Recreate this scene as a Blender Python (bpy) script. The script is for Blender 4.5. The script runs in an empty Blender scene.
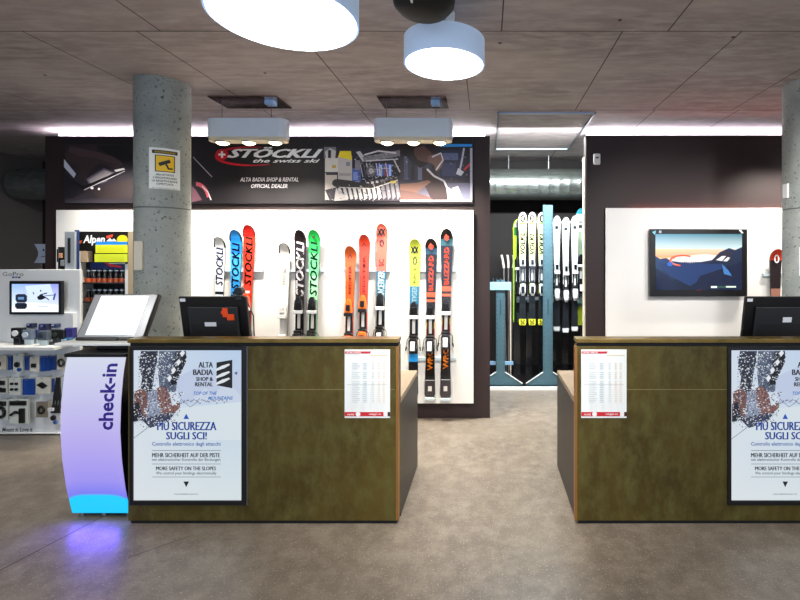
import bpy, bmesh, math, random
from mathutils import Vector, Matrix
random.seed(7)
F = 465.0; CX = 487.0; CY = 257.0; EYE = 1.61; CEIL = 3.01
COL = bpy.context.scene.collection
def W(x, y, Y):                     # point on the plane at distance Y
    return Vector(((x-CX)/F*Y, Y, EYE-(y-CY)/F*Y))
def s2l(c):
    c = c/255.0
    return c/12.92 if c <= 0.04045 else ((c+0.055)/1.055)**2.4
def L(c):
    if isinstance(c, str):
        c = c.lstrip('#'); c = tuple(int(c[i:i+2], 16) for i in (0, 2, 4))
    return (s2l(c[0]), s2l(c[1]), s2l(c[2]), 1.0)
# ------------------------------------------------------------- materials
MATS = {}
def mat(name, col, rough=0.5, metal=0.0, emit=None, es=0.0, noise=None, bump=None, spec=0.5, trans=0.0, coat=0.0):
    if name in MATS: return MATS[name]
    m = bpy.data.materials.new(name); m.use_nodes = True
    nt = m.node_tree; b = nt.nodes['Principled BSDF']
    b.inputs['Base Color'].default_value = L(col)
    b.inputs['Roughness'].default_value = rough; b.inputs['Metallic'].default_value = metal
    b.inputs['Specular IOR Level'].default_value = spec
    b.inputs['Transmission Weight'].default_value = trans
    b.inputs['Coat Weight'].default_value = coat
    if emit: b.inputs['Emission Color'].default_value = L(emit); b.inputs['Emission Strength'].default_value = es
    if noise:
        sc, c2, amt = noise[:3]; stretch = noise[3] if len(noise) > 3 else (1, 1, 1)
        tc = nt.nodes.new('ShaderNodeTexCoord'); mp = nt.nodes.new('ShaderNodeMapping'); mp.inputs['Scale'].default_value = stretch
        n = nt.nodes.new('ShaderNodeTexNoise'); n.inputs['Scale'].default_value = sc; n.inputs['Detail'].default_value = 6; n.inputs['Roughness'].default_value = .65
        r = nt.nodes.new('ShaderNodeValToRGB'); r.color_ramp.elements[0].position = .5-.25/amt; r.color_ramp.elements[1].position = .5+.25/amt
        r.color_ramp.elements[0].color = L(col); r.color_ramp.elements[1].color = L(c2)
        nt.links.new(tc.outputs['Object'], mp.inputs[0]); nt.links.new(mp.outputs[0], n.inputs['Vector']); nt.links.new(n.outputs['Fac'], r.inputs[0]); nt.links.new(r.outputs[0], b.inputs['Base Color'])
        if bump:
            bp = nt.nodes.new('ShaderNodeBump'); bp.inputs['Strength'].default_value = bump; bp.inputs['Distance'].default_value = .01
            nt.links.new(n.outputs['Fac'], bp.inputs['Height']); nt.links.new(bp.outputs[0], b.inputs['Normal'])
    MATS[name] = m; return m
def vcol(name, rough=.4, emit=0.0, coat=0.0):
    m = bpy.data.materials.new(name); m.use_nodes = True; nt = m.node_tree; b = nt.nodes['Principled BSDF']
    a = nt.nodes.new('ShaderNodeVertexColor'); a.layer_name = 'Col'
    b.inputs['Roughness'].default_value = rough; b.inputs['Coat Weight'].default_value = coat
    if emit:
        b.inputs['Base Color'].default_value = (0.01, .01, .01, 1)
        nt.links.new(a.outputs[0], b.inputs['Emission Color']); b.inputs['Emission Strength'].default_value = emit
    else: nt.links.new(a.outputs[0], b.inputs['Base Color'])
    MATS[name] = m; return m
PRINT = vcol('printed', .45); GLOSS = vcol('lacquer', .25, 0, .4); SCREEN = vcol('lit_screen', .2, 1.0); BRIGHTPRINT = vcol('brightened_print', .35, .6)  # the poster print carries added emission so it looks brighter

def mottled(name, c1, c2, c3, s1, s2, rough, stretch=(1, 1, 1), bump=.15, speck=None, r2=None, metal=0):
    m = bpy.data.materials.new(name); m.use_nodes = True; nt = m.node_tree; b = nt.nodes['Principled BSDF']; N = nt.nodes.new; K = nt.links.new
    tc = N('ShaderNodeTexCoord'); mp = N('ShaderNodeMapping'); mp.inputs['Scale'].default_value = stretch; K(tc.outputs['Object'], mp.inputs[0])
    n1 = N('ShaderNodeTexNoise'); n1.inputs['Scale'].default_value = s1; n1.inputs['Detail'].default_value = 8; n1.inputs['Roughness'].default_value = .6; K(mp.outputs[0], n1.inputs['Vector'])
    r1 = N('ShaderNodeValToRGB'); e = r1.color_ramp.elements; e[0].position = .33; e[1].position = .68; e[0].color = L(c1); e[1].color = L(c2); K(n1.outputs['Fac'], r1.inputs[0])
    n2 = N('ShaderNodeTexNoise'); n2.inputs['Scale'].default_value = s2; n2.inputs['Detail'].default_value = 5; n2.inputs['Roughness'].default_value = .7; K(mp.outputs[0], n2.inputs['Vector'])
    r3 = N('ShaderNodeValToRGB'); e = r3.color_ramp.elements; e[0].position = .42; e[1].position = .72; e[0].color = (0, 0, 0, 1); e[1].color = (1, 1, 1, 1); K(n2.outputs['Fac'], r3.inputs[0])
    mx = N('ShaderNodeMixRGB'); mx.inputs[2].default_value = L(c3); K(r3.outputs[0], mx.inputs[0]); K(r1.outputs[0], mx.inputs[1])
    out = mx
    if speck:
        v = N('ShaderNodeTexNoise'); v.inputs['Scale'].default_value = speck[0]; v.inputs['Detail'].default_value = 2; K(tc.outputs['Object'], v.inputs['Vector'])
        r4 = N('ShaderNodeValToRGB'); e = r4.color_ramp.elements; e[0].position = speck[2]; e[1].position = speck[2]+.08; e[0].color = (0, 0, 0, 1); e[1].color = (1, 1, 1, 1); K(v.outputs['Fac'], r4.inputs[0])
        m2 = N('ShaderNodeMixRGB'); m2.inputs[2].default_value = L(speck[1]); K(r4.outputs[0], m2.inputs[0]); K(mx.outputs[0], m2.inputs[1]); out = m2
    K(out.outputs[0], b.inputs['Base Color']); b.inputs['Roughness'].default_value = rough; b.inputs['Metallic'].default_value = metal
    if r2:
        mr = N('ShaderNodeMapRange'); mr.inputs['To Min'].default_value = rough; mr.inputs['To Max'].default_value = r2; K(n1.outputs['Fac'], mr.inputs[0]); K(mr.outputs[0], b.inputs['Roughness'])
    bp = N('ShaderNodeBump'); bp.inputs['Strength'].default_value = bump; bp.inputs['Distance'].default_value = .01; K(n2.outputs['Fac'], bp.inputs['Height']); K(bp.outputs[0], b.inputs['Normal'])
    MATS[name] = m; return m

M_FLOOR = mottled('polished_concrete', '#675d54', '#7b7064', '#8c8376', 1.1, 9, .42, bump=.05, speck=(110, '#aca498', .62), r2=.26)
M_CEIL = mottled('board_marked_concrete', '#847a79', '#a39896', '#b0a6a4', 1.4, 7, .8, stretch=(.5, 1.8, 1), bump=.3)
M_COLUMN = mottled('pitted_concrete', '#858c8a', '#a4a9a2', '#949a94', 5, 16, .6, bump=.45, speck=(42, '#4f5656', .62))
M_BRASS = mottled('aged_brass_sheet', '#43350c', '#60501a', '#66602f', 2.3, 11, .42, stretch=(1, 1, .6), bump=.06, r2=.6, metal=.35)
M_WALL = mat('dark_brown_board', '#2a1a1a', .6)
M_BLACK = mat('black_plastic', '#0d0d10', .38); M_BLACKM = mat('matt_black', '#0a0a0c', .7)
M_DARK = mat('dark_grey_plastic', '#26282c', .4)
M_WHITE = mat('white_laminate', '#eeece8', .45); M_WHITEP = mat('white_paint', '#e6e6e4', .5)
M_COPPER = mat('copper_edge', '#a8733a', .35, .6); M_EDGE = mat('brass_edge', '#6f5a2a', .32, .6, noise=(6, '#94793e', 1.2))
M_WOOD = mat('pale_desk_top', '#8c7862', .4, noise=(9, '#9c8870', 1)); M_SIDE = mat('dark_steel_side', '#2e2a27', .45, .2, noise=(5, '#3d3834', 1))
M_LAMPSIDE = mat('white_fabric_shade', '#c4d4ea', .6, emit='#b4cff0', es=.2)
M_LAMPGLOW = mat('lit_diffuser', '#ffffff', .5, emit='#fff8ec', es=10)
M_SPOTGLOW = mat('lit_spot', '#fff0d0', .5, emit='#ffe2a8', es=9)
M_CHROME = mat('chrome', '#d8d4d0', .12, 1.0, noise=(14, '#6e5a55', 1.5)); M_CABLE = mat('cable', '#3a3635', .5)
M_STEEL = mat('brushed_steel', '#9aa0a4', .35, .8); M_GALV = mat('galvanised_duct', '#b9c2bd', .26, .9, noise=(7, '#8e9792', 1.2, (1, 4, 4)), bump=.3)
M_BLUEST = mat('pale_blue_steel', '#4e6f7b', .45, .1, noise=(10, '#41606b', 1)); M_ORANGE = mat('orange_plastic', '#ff5a1e', .4)
M_ACRYL = mat('frosted_acrylic', '#bccbd0', .3); M_BLUE = mat('blue_card', '#123c8c', .5)
M_LED = mat('led_white', '#ffffff', .5, emit='#f6ecff', es=30); M_LEDP = mat('led_pink', '#ffffff', .5, emit='#ff8478', es=16)
M_TUBE = mat('fluorescent_tube', '#ffffff', .5, emit='#eef8ff', es=22)

# ------------------------------------------------------------- mesh builder
def shift_of(o):
    v = Vector((0, 0, 0))
    while o: v += o.location; o = o.parent
    return v
class MB:
    def __init__(s): s.v = []; s.f = []; s.m = []; s.c = []; s.cur = None; s.col = (1, 1, 1, 1); s.ml = []
    def use(s, m, col=None):
        if m not in s.ml: s.ml.append(m)
        s.cur = s.ml.index(m); 
        if col is not None: s.col = L(col)
        return s
    def face(s, pts, cols=None):
        i = len(s.v); s.v += [tuple(p) for p in pts]; s.f.append(list(range(i, i+len(pts)))); s.m.append(s.cur or 0); s.c.append(cols or s.col); return s
    def mesh(s, V, Fc):
        i = len(s.v); s.v += [tuple(p) for p in V]
        for f in Fc: s.f.append([i+k for k in f]); s.m.append(s.cur or 0); s.c.append(s.col)
        return s
    def box(s, x0, x1, y0, y1, z0, z1):
        V = [(x0, y0, z0), (x1, y0, z0), (x1, y1, z0), (x0, y1, z0), (x0, y0, z1), (x1, y0, z1), (x1, y1, z1), (x0, y1, z1)]
        return s.mesh(V, [(0, 3, 2, 1), (4, 5, 6, 7), (0, 1, 5, 4), (1, 2, 6, 5), (2, 3, 7, 6), (3, 0, 4, 7)])
    def pbox(s, x0, y0, x1, y1, Y, d):           # box whose front face spans these picture coordinates at distance Y
        a = W(x0, y0, Y); b = W(x1, y1, Y); return s.box(a.x, b.x, Y, Y+d, b.z, a.z)
    def prism(s, pts, Y0, Y1):                   # outline in x,z pushed along y
        n = len(pts); V = [(p[0], Y0, p[1]) for p in pts]+[(p[0], Y1, p[1]) for p in pts]
        return s.mesh(V, [tuple(range(n)), tuple(range(2*n-1, n-1, -1))]+[(i, i+n, (i+1) % n+n, (i+1) % n) for i in range(n)])
    def tube(s, p0, p1, r0, r1=None, n=10, cap=True):
        p0 = Vector(p0); p1 = Vector(p1); r1 = r0 if r1 is None else r1; d = (p1-p0).normalized()
        a = d.orthogonal().normalized(); b = d.cross(a)
        V = [p0+(a*math.cos(2*math.pi*i/n)+b*math.sin(2*math.pi*i/n))*r0 for i in range(n)]+[p1+(a*math.cos(2*math.pi*i/n)+b*math.sin(2*math.pi*i/n))*r1 for i in range(n)]
        Fc = [(i, (i+1) % n, (i+1) % n+n, i+n) for i in range(n)]
        if cap: Fc += [tuple(range(n-1, -1, -1)), tuple(range(n, 2*n))]
        return s.mesh(V, Fc)
    def path(s, pts, r, n=6):
        for a, b in zip(pts[:-1], pts[1:]): s.tube(a, b, r, n=n)
        return s
    def lathe(s, cx, cy, prof, n=32, caps=True):  # prof: (r,z)
        V = []; m = len(prof)
        for r, z in prof: V += [(cx+r*math.cos(2*math.pi*i/n), cy+r*math.sin(2*math.pi*i/n), z) for i in range(n)]
        Fc = [(k*n+i, k*n+(i+1) % n, (k+1)*n+(i+1) % n, (k+1)*n+i) for k in range(m-1) for i in range(n)]
        if caps: Fc += [tuple(range(n-1, -1, -1)), tuple(range((m-1)*n, m*n))]
        return s.mesh(V, Fc)
    def build(s, name, parent=None, m=None, loc=None, smooth=False, bevel=0, seg=2, kind=None, label=None, cat=None, group=None):
        me = bpy.data.meshes.new(name)
        base = shift_of(parent) if parent else Vector(loc if loc is not None else (0, 0, 0))
        me.from_pydata([tuple(Vector(p)-base) for p in s.v], [], s.f)
        if m is not None: s.ml = [m]
        for k in s.ml: me.materials.append(k)
        if m is None: me.polygons.foreach_set('material_index', s.m)
        ca = me.color_attributes.new('Col', 'FLOAT_COLOR', 'CORNER'); i = 0
        for p, c in zip(me.polygons, s.c):
            multi = isinstance(c[0], (tuple, list))
            for q in range(p.loop_total): ca.data[p.loop_start+q].color = c[q] if multi else c
        bm = bmesh.new(); bm.from_mesh(me)
        if not getattr(s, 'flat', False): bmesh.ops.recalc_face_normals(bm, faces=bm.faces)
        bm.to_mesh(me); bm.free()
        if smooth:
            me.polygons.foreach_set('use_smooth', [True]*len(me.polygons)); me.set_sharp_from_angle(angle=math.radians(40))
        o = bpy.data.objects.new(name, me); COL.objects.link(o)
        if parent: o.parent = parent
        else: o.location = base
        if bevel:
            b = o.modifiers.new('bevel', 'BEVEL'); b.width = bevel; b.segments = seg; b.limit_method = 'ANGLE'; b.angle_limit = math.radians(40)
        if kind: o['kind'] = kind
        if label: o['label'] = label
        if cat: o['category'] = cat
        if group: o['group'] = group
        return o
def thing(name, label, cat, loc=(0, 0, 0), group=None):
    o = bpy.data.objects.new(name, None); COL.objects.link(o); o.location = loc; o.empty_display_size = .1
    o['label'] = label; o['category'] = cat
    if group: o['group'] = group
    return o
def copy_tree(o, parent=None):
    c = o.copy(); COL.objects.link(c)
    if parent: c.parent = parent
    for ch in list(o.children): copy_tree(ch, c)
    return c
def ell(cx, cy, rx, ry, n=20, a0=0, a1=360):
    return [(cx+rx*math.cos(math.radians(a0+(a1-a0)*i/n)), cy+ry*math.sin(math.radians(a0+(a1-a0)*i/n))) for i in range(n+(0 if a1-a0 == 360 else 1))]
class Art(MB):          # flat printed shapes on the plane at distance Y
    def __init__(s, Y, m=None): super().__init__(); s.Y = Y; s.k = 0; s.flat = True; s.use(m or PRINT)
    def poly(s, pts, col, cols=None):
        s.k += 1; Y = s.Y-.00022*s.k; P = [W(x, y, Y) for x, y in pts]
        A = sum((P[i].x*P[(i+1) % len(P)].z-P[(i+1) % len(P)].x*P[i].z) for i in range(len(P)))
        if cols: cols = [L(c) for c in cols]
        if A < 0: P = P[::-1]; cols = cols[::-1] if cols else None
        s.col = L(col) if col else s.col; s.face(P, cols); return s
    def rect(s, x0, y0, x1, y1, col=None, cols=None): return s.poly([(x0, y0), (x1, y0), (x1, y1), (x0, y1)], col, cols)
    def line(s, pts, w, col):
        for (a, b), (c, d) in zip(pts[:-1], pts[1:]):
            l = math.hypot(c-a, d-b) or 1; nx, ny = -(d-b)/l*w/2, (c-a)/l*w/2
            s.poly([(a+nx, b+ny), (c+nx, d+ny), (c-nx, d-ny), (a-nx, b-ny)], col); s.k -= 1
        s.k += 1; return s
# text turned into mesh, fitted to a box; returns vertex and face lists in 2-D
TC = {}
def text2d(txt, shear=0, bold=0):
    key = (txt, shear, bold)
    if key in TC: return TC[key]
    cu = bpy.data.curves.new('t', 'FONT'); cu.body = txt; cu.shear = shear; cu.offset = bold; cu.resolution_u = 2
    ob = bpy.data.objects.new('t', cu); COL.objects.link(ob)
    bpy.context.view_layer.update(); dg = bpy.context.evaluated_depsgraph_get()
    me = bpy.data.meshes.new_from_object(ob.evaluated_get(dg))
    V = [(v.co.x, v.co.y) for v in me.vertices]; Fc = [tuple(p.vertices) for p in me.polygons]
    bpy.data.objects.remove(ob); bpy.data.curves.remove(cu); bpy.data.meshes.remove(me)
    x0 = min(v[0] for v in V); x1 = max(v[0] for v in V); y0 = min(v[1] for v in V); y1 = max(v[1] for v in V)
    V = [((v[0]-x0)/(x1-x0), (v[1]-y0)/(y1-y0)) for v in V]
    TC[key] = (V, Fc); return TC[key]
def put_text(mb, txt, x0, x1, z0, z1, y, col, m=None, shear=0, bold=0.0, up=False, mp=None):
    V, Fc = text2d(txt, shear, bold); mb.flat = True
    mb.use(m or PRINT, col)
    P = []
    for u, v in V:
        if up: x = x1-v*(x1-x0); z = z0+u*(z1-z0)
        else: x = x0+u*(x1-x0); z = z0+v*(z1-z0)
        P.append(mp(x, z) if mp else (x, y, z))
    if up or True:
        mb.mesh(P, Fc)
def ptext(mb, txt, x0, y0, x1, y1, Y, col, dbl=0, **k):      # dbl: stroke weight, the line set twice a hair apart
    for i in range(2 if dbl else 1):
        a = W(x0+i*dbl, y0, Y); b = W(x1-dbl+i*dbl, y1, Y); put_text(mb, txt, a.x, b.x, b.z, a.z, Y-.0001*i, col, **k)

# ================================================================= SETTING
b = MB().use(M_FLOOR); b.box(-6.5, 6, -5, 7.4, -.1, 0); b.build('floor', kind='structure')
j = MB().use(mat('floor_joint', '#3c3631', .7))
def fl(x, y): Y = EYE*F/(y-CY); return ((x-CX)/F*Y, Y)
def joint(p, q, w=.004):
    a = Vector(fl(*p)); c = Vector(fl(*q)); d = (c-a).normalized(); n = Vector((-d.y, d.x))*w
    j.mesh([(*(a+n), .0012), (*(a-n), .0012), (*(c-n), .0012), (*(c+n), .0012)], [(0, 1, 2, 3)])
joint((-60, 602), (110, 513), .003); joint((128, 558), (190, 536), .002)
j.build('trim_1', kind='structure')
# ceiling slab with recessed formwork joints
b = MB().use(M_CEIL); b.box(-6.5, 6, -5, 7.4, CEIL, CEIL+.2); b.build('ceiling', kind='structure')
jc = MB().use(mat('ceiling_joint', '#3d3434', .8))
def cl(x, y): Y = (CEIL-EYE)*F/(CY-y); return ((x-CX)/F*Y, Y)
def cj(X0, Y0, X1, Y1, w=.004):
    a = Vector((X0, Y0)); c = Vector((X1, Y1)); d = (c-a).normalized(); n = Vector((-d.y, d.x))*w
    jc.mesh([(*(a+n), CEIL-.0015), (*(a-n), CEIL-.0015), (*(c-n), CEIL-.0015), (*(c+n), CEIL-.0015)], [(0, 1, 2, 3)])
YA = cl(0, 31)[1]; YB = cl(0, 110)[1]
for Y in (YA-1.55, YA, YB): cj(-6.5, Y, 6, Y, .004)
for X in (-4.1, -3.05+.17, -2.17, -1.17, -.16, .84, 1.58, 2.33, 3.2, 4.1): cj(X, YA, X, YB)
for X in (-3.6, -2.02, -.95, .09, 1.12, 2.1, 3.1): cj(X, YA-1.55, X, YA)
for X in (-3.2, -2.13, -1.2, .9, 1.6, 2.4): cj(X, YB, X, 7)
jc.build('trim_2', kind='structure')
# form-tie holes
h = MB().use(MATS['ceiling_joint'])
for px, py in ((500, 43), (733, 37), (45, 75), (620, 20), (265, 73)):
    X, Y = cl(px, py); h.lathe(X, Y, [(.012, CEIL-.001), (.012, CEIL+.01)], 12)
h.build('trim_3', kind='structure')
MB().use(mat('side_wall_paint', '#6a625e', .7)).box(-6.7, -6.5, -1, 7.4, 0, CEIL+.2).build('wall_left', kind='structure')
MB().use(MATS['side_wall_paint']).box(6, 6.2, -1, 7.4, 0, CEIL+.2).build('wall_right', kind='structure')
MB().use(mat('store_wall_brown', '#0f0a09', .8, noise=(3, '#150e0c', 1))).box(-6.5, 6, 6.8, 7.4, 0, CEIL).build('wall_back', kind='structure')
YW = 4.65
XL0 = W(45, 0, YW).x; XL1 = W(490, 0, YW).x; XR0 = W(586, 0, YW).x
MB().use(M_WALL).box(XL0, XL1, YW, YW+.11, 0, 2.82).build('wall_centre_left', kind='structure', bevel=.003)
MB().use(M_WALL).box(XR0, 4.4, YW, YW+.11, 0, 2.83).build('wall_centre_right', kind='structure', bevel=.003)
MB().use(mat('pale_jamb', '#d9d2bd', .5)).box(XR0-.012, XR0, YW+.03, YW+.11, 0, 2.62).build('trim_4', kind='structure')
# platform of the ski store with white nosing
ZP = .03
MB().use(mat('store_platform', '#120f10', .3)).box(-1.2, 3.2, 5.66, 6.8, 0, ZP).build('trim_5', kind='structure')
MB().use(M_WHITEP).box(-1.2, 3.2, 5.62, 5.66, 0, ZP+.004).build('trim_6', kind='structure')

# ---- columns
def column(label, X, Y, r):
    b = MB().use(M_COLUMN); b.lathe(X, Y, [(r, 0), (r, 1.99)], 64, caps=False)
    b.lathe(X, Y, [(r, 2.0), (r, CEIL)], 64, caps=False); b.use(mat('column_joint', '#5d625e', .7)); b.lathe(X, Y, [(r-.003, 1.985), (r-.003, 2.005)], 64, caps=False)  # darker ring at the column joint
    return b.build('concrete_column', loc=(X, Y, 0), smooth=True, label=label, cat='column')
CXC, CYC, CR = W(163, 0, 3.76).x, 3.76, .193
column('round pitted concrete column behind the check-in kiosk, with the camera warning sign', CXC, CYC, CR)
RX = W(781, 0, 3.76).x+.235; column('round concrete column at the right edge, beside the wall television', RX, CYC, CR)
# camera warning sign, bent round the column
def on_col(cx, cy, r, ang0):
    def f(x, z):
        a = ang0+x/r; return (cx+r*math.sin(a), cy-r*math.cos(a), z)
    return f
ang = math.atan2(-CXC, CYC)+math.radians(4)
mp = lambda k: on_col(CXC, CYC, CR+.002+.0006*k, ang)
def curved(mb, x0, x1, z0, z1, k, col, n=10):
    mb.use(PRINT, col); g = mp(k)
    for i in range(n):
        a = x0+(x1-x0)*i/n; c = x0+(x1-x0)*(i+1)/n
        mb.face([g(a, z0), g(c, z0), g(c, z1), g(a, z1)])
z0s, z1s = W(0, 189, 3.6).z, W(0, 148, 3.6).z
t = thing('warning_sign', 'white camera surveillance warning sign with yellow square on the left column', 'sign', (CXC+.1, CYC-.2, z0s))
s = MB(); s.flat = True; curved(s, -.105, .105, z0s, z1s, 0, '#eceee8'); s.build('sheet', t)
hh = z1s-z0s
s = MB(); s.flat = True
curved(s, -.085, .085, z1s-.045, z1s-.018, 1, '#1d1b10'); curved(s, -.066, .066, z1s-.185, z1s-.055, 1, '#26220c'); curved(s, -.059, .059, z1s-.179, z1s-.061, 2, '#f2c40e')
s.build('yellow_square', t)
s = MB(); g = mp(4); s.flat = True; s.use(PRINT, '#17150c')
for i in range(6):
    u, v = i/6, (i+1)/6; q = lambda p, a, w: (p[0]+(a[0]-p[0])*w, p[1]+(a[1]-p[1])*w)
    s.face([g(x, z1s+z) for x, z in (q((-.035, -.143), (.038, -.108), u), q((-.035, -.143), (.038, -.108), v), q((-.045, -.118), (.028, -.085), v), q((-.045, -.118), (.028, -.085), u))])
s.face([g(x, z1s+z) for x, z in ((.0, -.125), (.012, -.12), (.03, -.16), (.018, -.164))][::-1]); s.face([g(x, z1s+z) for x, z in ((.018, -.152), (.05, -.15), (.05, -.162), (.018, -.165))][::-1])
put_text(s, 'VIDEOSORVEGLIANZA', -.07, .07, z1s-.038, z1s-.026, 0, '#d9b51a', mp=mp(3), bold=.02)
for i, tx in enumerate(('AREA SOTTOPOSTA', 'A VIDEOSORVEGLIANZA', 'LA REGISTRAZIONE', 'E EFFETTUATA')):
    w = (.06, .08, .085, .055)[i]; put_text(s, tx, -w, w, z1s-.215-i*.024, z1s-.2-i*.024, 0, '#22252a', mp=mp(3), bold=.02)
put_text(s, 'Art. 13 del Codice in materia', -.085, .085, z1s-.315, z1s-.304, 0, '#6a6e70', mp=mp(3))
s.build('lettering', t)
# beige box on the left flank of the column, paper sheet on right column
a = W(134, 242, 3.8); c = W(143, 272, 3.8)
MB().use(mat('beige_plastic', '#cfc9b8', .5)).box(-2.70, -2.635, 3.55, 3.62, c.z+.02, a.z).build('junction_box', loc=(-2.67, 3.6, c.z+.02), bevel=.006, label='slim beige box fixed to the left column beside the optics rack', cat='electrical box')
t = thing('paper_notice', 'white paper notice stuck to the column at the right edge', 'notice', (RX, CYC-.2, 1.45))
angR = math.atan2(-RX, CYC)
a = W(794, 247, 3.62); c = W(806, 276, 3.62); gg = on_col(RX, CYC, CR+.002, angR)
s = MB(); s.flat = True; s.use(PRINT, '#e8ecf2')
for i in range(8):
    x0 = -.072+i*.02; s.face([gg(x0, c.z), gg(x0+.02, c.z), gg(x0+.02, a.z), gg(x0, a.z)])
s.build('sheet', t)
s = MB(); gg2 = on_col(RX, CYC, CR+.003, angR)
for i in range(6): put_text(s, 'orari noleggio sci', -.06, .06, a.z-.045-i*.03, a.z-.033-i*.03, 0, '#9aa4b4', mp=gg2)
s.build('lettering', t)
gw = on_col(RX, CYC, CR+.004, angR); p = gw(-.19, 0)
MB().use(M_WHITEP).box(RX-CR-.012, RX-CR+.004, CYC-.03, CYC+.03, W(0, 198, 3.76).z, W(0, 184, 3.76).z).build('motion_sensor', loc=(RX-CR, CYC, 2.1), bevel=.003, label='small white sensor on the side of the right column', cat='sensor')
a = W(593, 154, YW); c = W(600, 165, YW)
t = thing('door_sensor', 'small white rounded sensor on the dark wall right of the passage', 'sensor', (a.x, YW, c.z))
MB().use(M_WHITEP).box(a.x, c.x, YW-.03, YW, c.z, a.z).build('housing', t, bevel=.014, seg=4)
MB().use(M_DARK).box(a.x+.02, c.x-.02, YW-.0315, YW-.029, a.z-.05, a.z-.035).build('lens', t)

# ================================================================= WALL PANELS AND BANNER
YP = 4.59
def panel(label, x0, x1, y0, y1, led):
    a = W(x0, y0, YP); c = W(x1, y1, YP); t = thing('display_board', label, 'wall panel', ((a.x+c.x)/2, YW, c.z))
    MB().use(M_WHITE).box(a.x, c.x, YP, YP+.03, c.z, a.z).build('board', t, bevel=.002)
    MB().use(M_BLACKM).box(a.x+.03, c.x-.03, YP+.03, YW, c.z+.03, a.z-.03).build('backing_frame', t)
    if led: MB().use(M_LEDP).box(a.x+.25, c.x-.05, YP+.034, YW-.004, a.z-.03, a.z-.02).build('light_strip', t)
    return t
panel('large white display panel behind the shop skis, under the banner', 56, 473.5, 210, 403.5, False)
c = W(606, 208, YP)
panel('white display panel behind the wall television', 606, 880, 208, 403, True)
# banner
YBN = 4.615
a = W(64, 136.5, YBN); c = W(472.5, 203.5, YBN)
bn = thing('wall_banner', 'long dark shop banner with photographs and a ski maker logo above the skis', 'banner', ((a.x+c.x)/2, YW, c.z))
MB().use(mat('banner_black', '#191419', .5)).box(a.x, c.x, YBN, YW, c.z, a.z).build('backing_board', bn)
A = Art(YBN-.001)
# photo 1 hand with phone
A.rect(65, 144, 213, 202, None, ['#2b2327', '#1b1519', '#161216', '#352f38'])
A.rect(65, 144, 97, 202, None, ['#2d2224', '#36292a', '#201b20', '#3a363e'])
A.poly([(64, 159), (76, 174), (74, 178), (64, 167)], '#d9dbe8'); A.poly([(64, 172), (82, 186), (86, 192), (64, 202)], '#242026')
A.poly([(62+2, 153), (88, 154), (108, 159), (122, 165), (118, 169), (100, 163), (88, 172), (86, 181), (80, 178), (79, 166), (66, 160)], '#433133')
A.poly([(70, 146), (98, 152), (118, 158), (124, 166), (112, 163), (96, 158), (80, 156), (68, 152)], '#4f3b3d')
A.poly([(96, 146), (134, 144), (134, 160), (124, 163), (110, 155)], '#151113')
A.poly([(86, 179), (104, 168), (115, 173), (106, 182), (90, 186)], '#6c646e'); A.poly([(88, 180), (104, 170), (112, 173), (104, 181), (91, 184)], '#a3989c')
A.poly([(72, 180), (82, 190), (125, 172), (124, 169), (84, 186)], '#0f0d10'); A.line([(84, 190), (125, 171)], .8, '#c9c2ca'); A.poly(ell(92, 188, 1.6, 1.3, 10), '#e8e0e0')
A.poly([(114, 170), (124, 168), (125, 169.5), (116, 172)], '#eee8e6'); A.poly([(92, 192), (112, 183), (134, 178), (134, 202), (100, 200)], '#2f2627'); A.poly(ell(99, 189, 1.2, 1.2, 10), '#cfc4c6')
A.rect(65, 198, 134, 203, None, ['#312b31', '#201b20', '#282229', '#453e48'])
A.poly([(192, 153), (213, 175), (213, 202), (192, 202)], '#1f151c'); A.line([(193, 157), (212, 177)], .9, '#b9a8b0'); A.poly([(192, 186), (196, 190), (202, 200), (192, 202)], '#8b5969')
A.poly(ell(196, 200, 14, 18, 14, 270, 350)+ell(196, 200, 11, 14, 14, 350, 270), '#ff6d80'); A.line([(202, 186), (208, 192), (211, 200)], 1.2, '#fff0f4')
A.build('phone_photograph', bn)
A = Art(YBN-.001)   # photo 2 ski servicing machine
A.rect(324, 148, 400, 201, '#251f2b')
A.rect(324, 147, 336, 158, '#7c7a80'); A.poly([(325, 152), (330, 148), (336, 151), (335, 158), (326, 158)], '#d6d2cf'); A.rect(328, 150, 331, 158, '#2a2428')
A.rect(325, 158, 338, 172, '#ded9d0'); A.rect(325, 173, 337, 200, '#d5cabd'); A.rect(326, 172, 337, 175, '#3a3540'); A.rect(332, 165, 336, 168, '#c8a640')
A.rect(338, 156, 352, 181, '#ccc6c0'); A.poly([(338, 157), (340, 151), (351, 151), (352, 160)], '#ffe622'); A.rect(346, 162, 350, 166, '#8a8f9c'); A.rect(339, 173, 351, 176, '#b0a8a4')
A.rect(352, 168, 361, 182, '#4a63b0'); A.rect(353, 172, 358, 180, '#8298d8'); A.rect(355, 160, 360, 170, '#8f8a94')
A.rect(376, 164, 392, 176, '#3c74d8'); A.rect(379, 165, 382, 176, '#cfe0ff'); A.rect(385, 164, 387, 176, '#b02020'); A.rect(389, 165, 391, 176, '#b8d0ff')
A.poly([(356, 152), (360, 151), (366, 159), (363, 162)], '#d8d3d6'); A.poly([(362, 157), (400, 150), (400, 156), (365, 162)], '#8e8990'); A.line([(364, 155), (378, 151), (396, 153)], 1.6, '#e9e4e6'); A.line([(366, 161), (398, 159)], 1.2, '#e0dade')
for i in range(9): A.line([(360+i*3.2, 163), (363+i*3.1, 177)], .9, ['#bdb6ba', '#5c565e', '#ded8da'][i % 3])
A.line([(394, 160), (400, 172)], 1.4, '#cdc6c8'); A.poly(ell(371, 171, 5, 6, 14), '#6e6a70'); A.poly(ell(371, 171, 2.4, 3, 12), '#c2bcc0')
A.poly([(325, 190), (345, 185), (385, 178), (400, 176), (400, 201), (330, 201)], '#3d3640')
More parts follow.
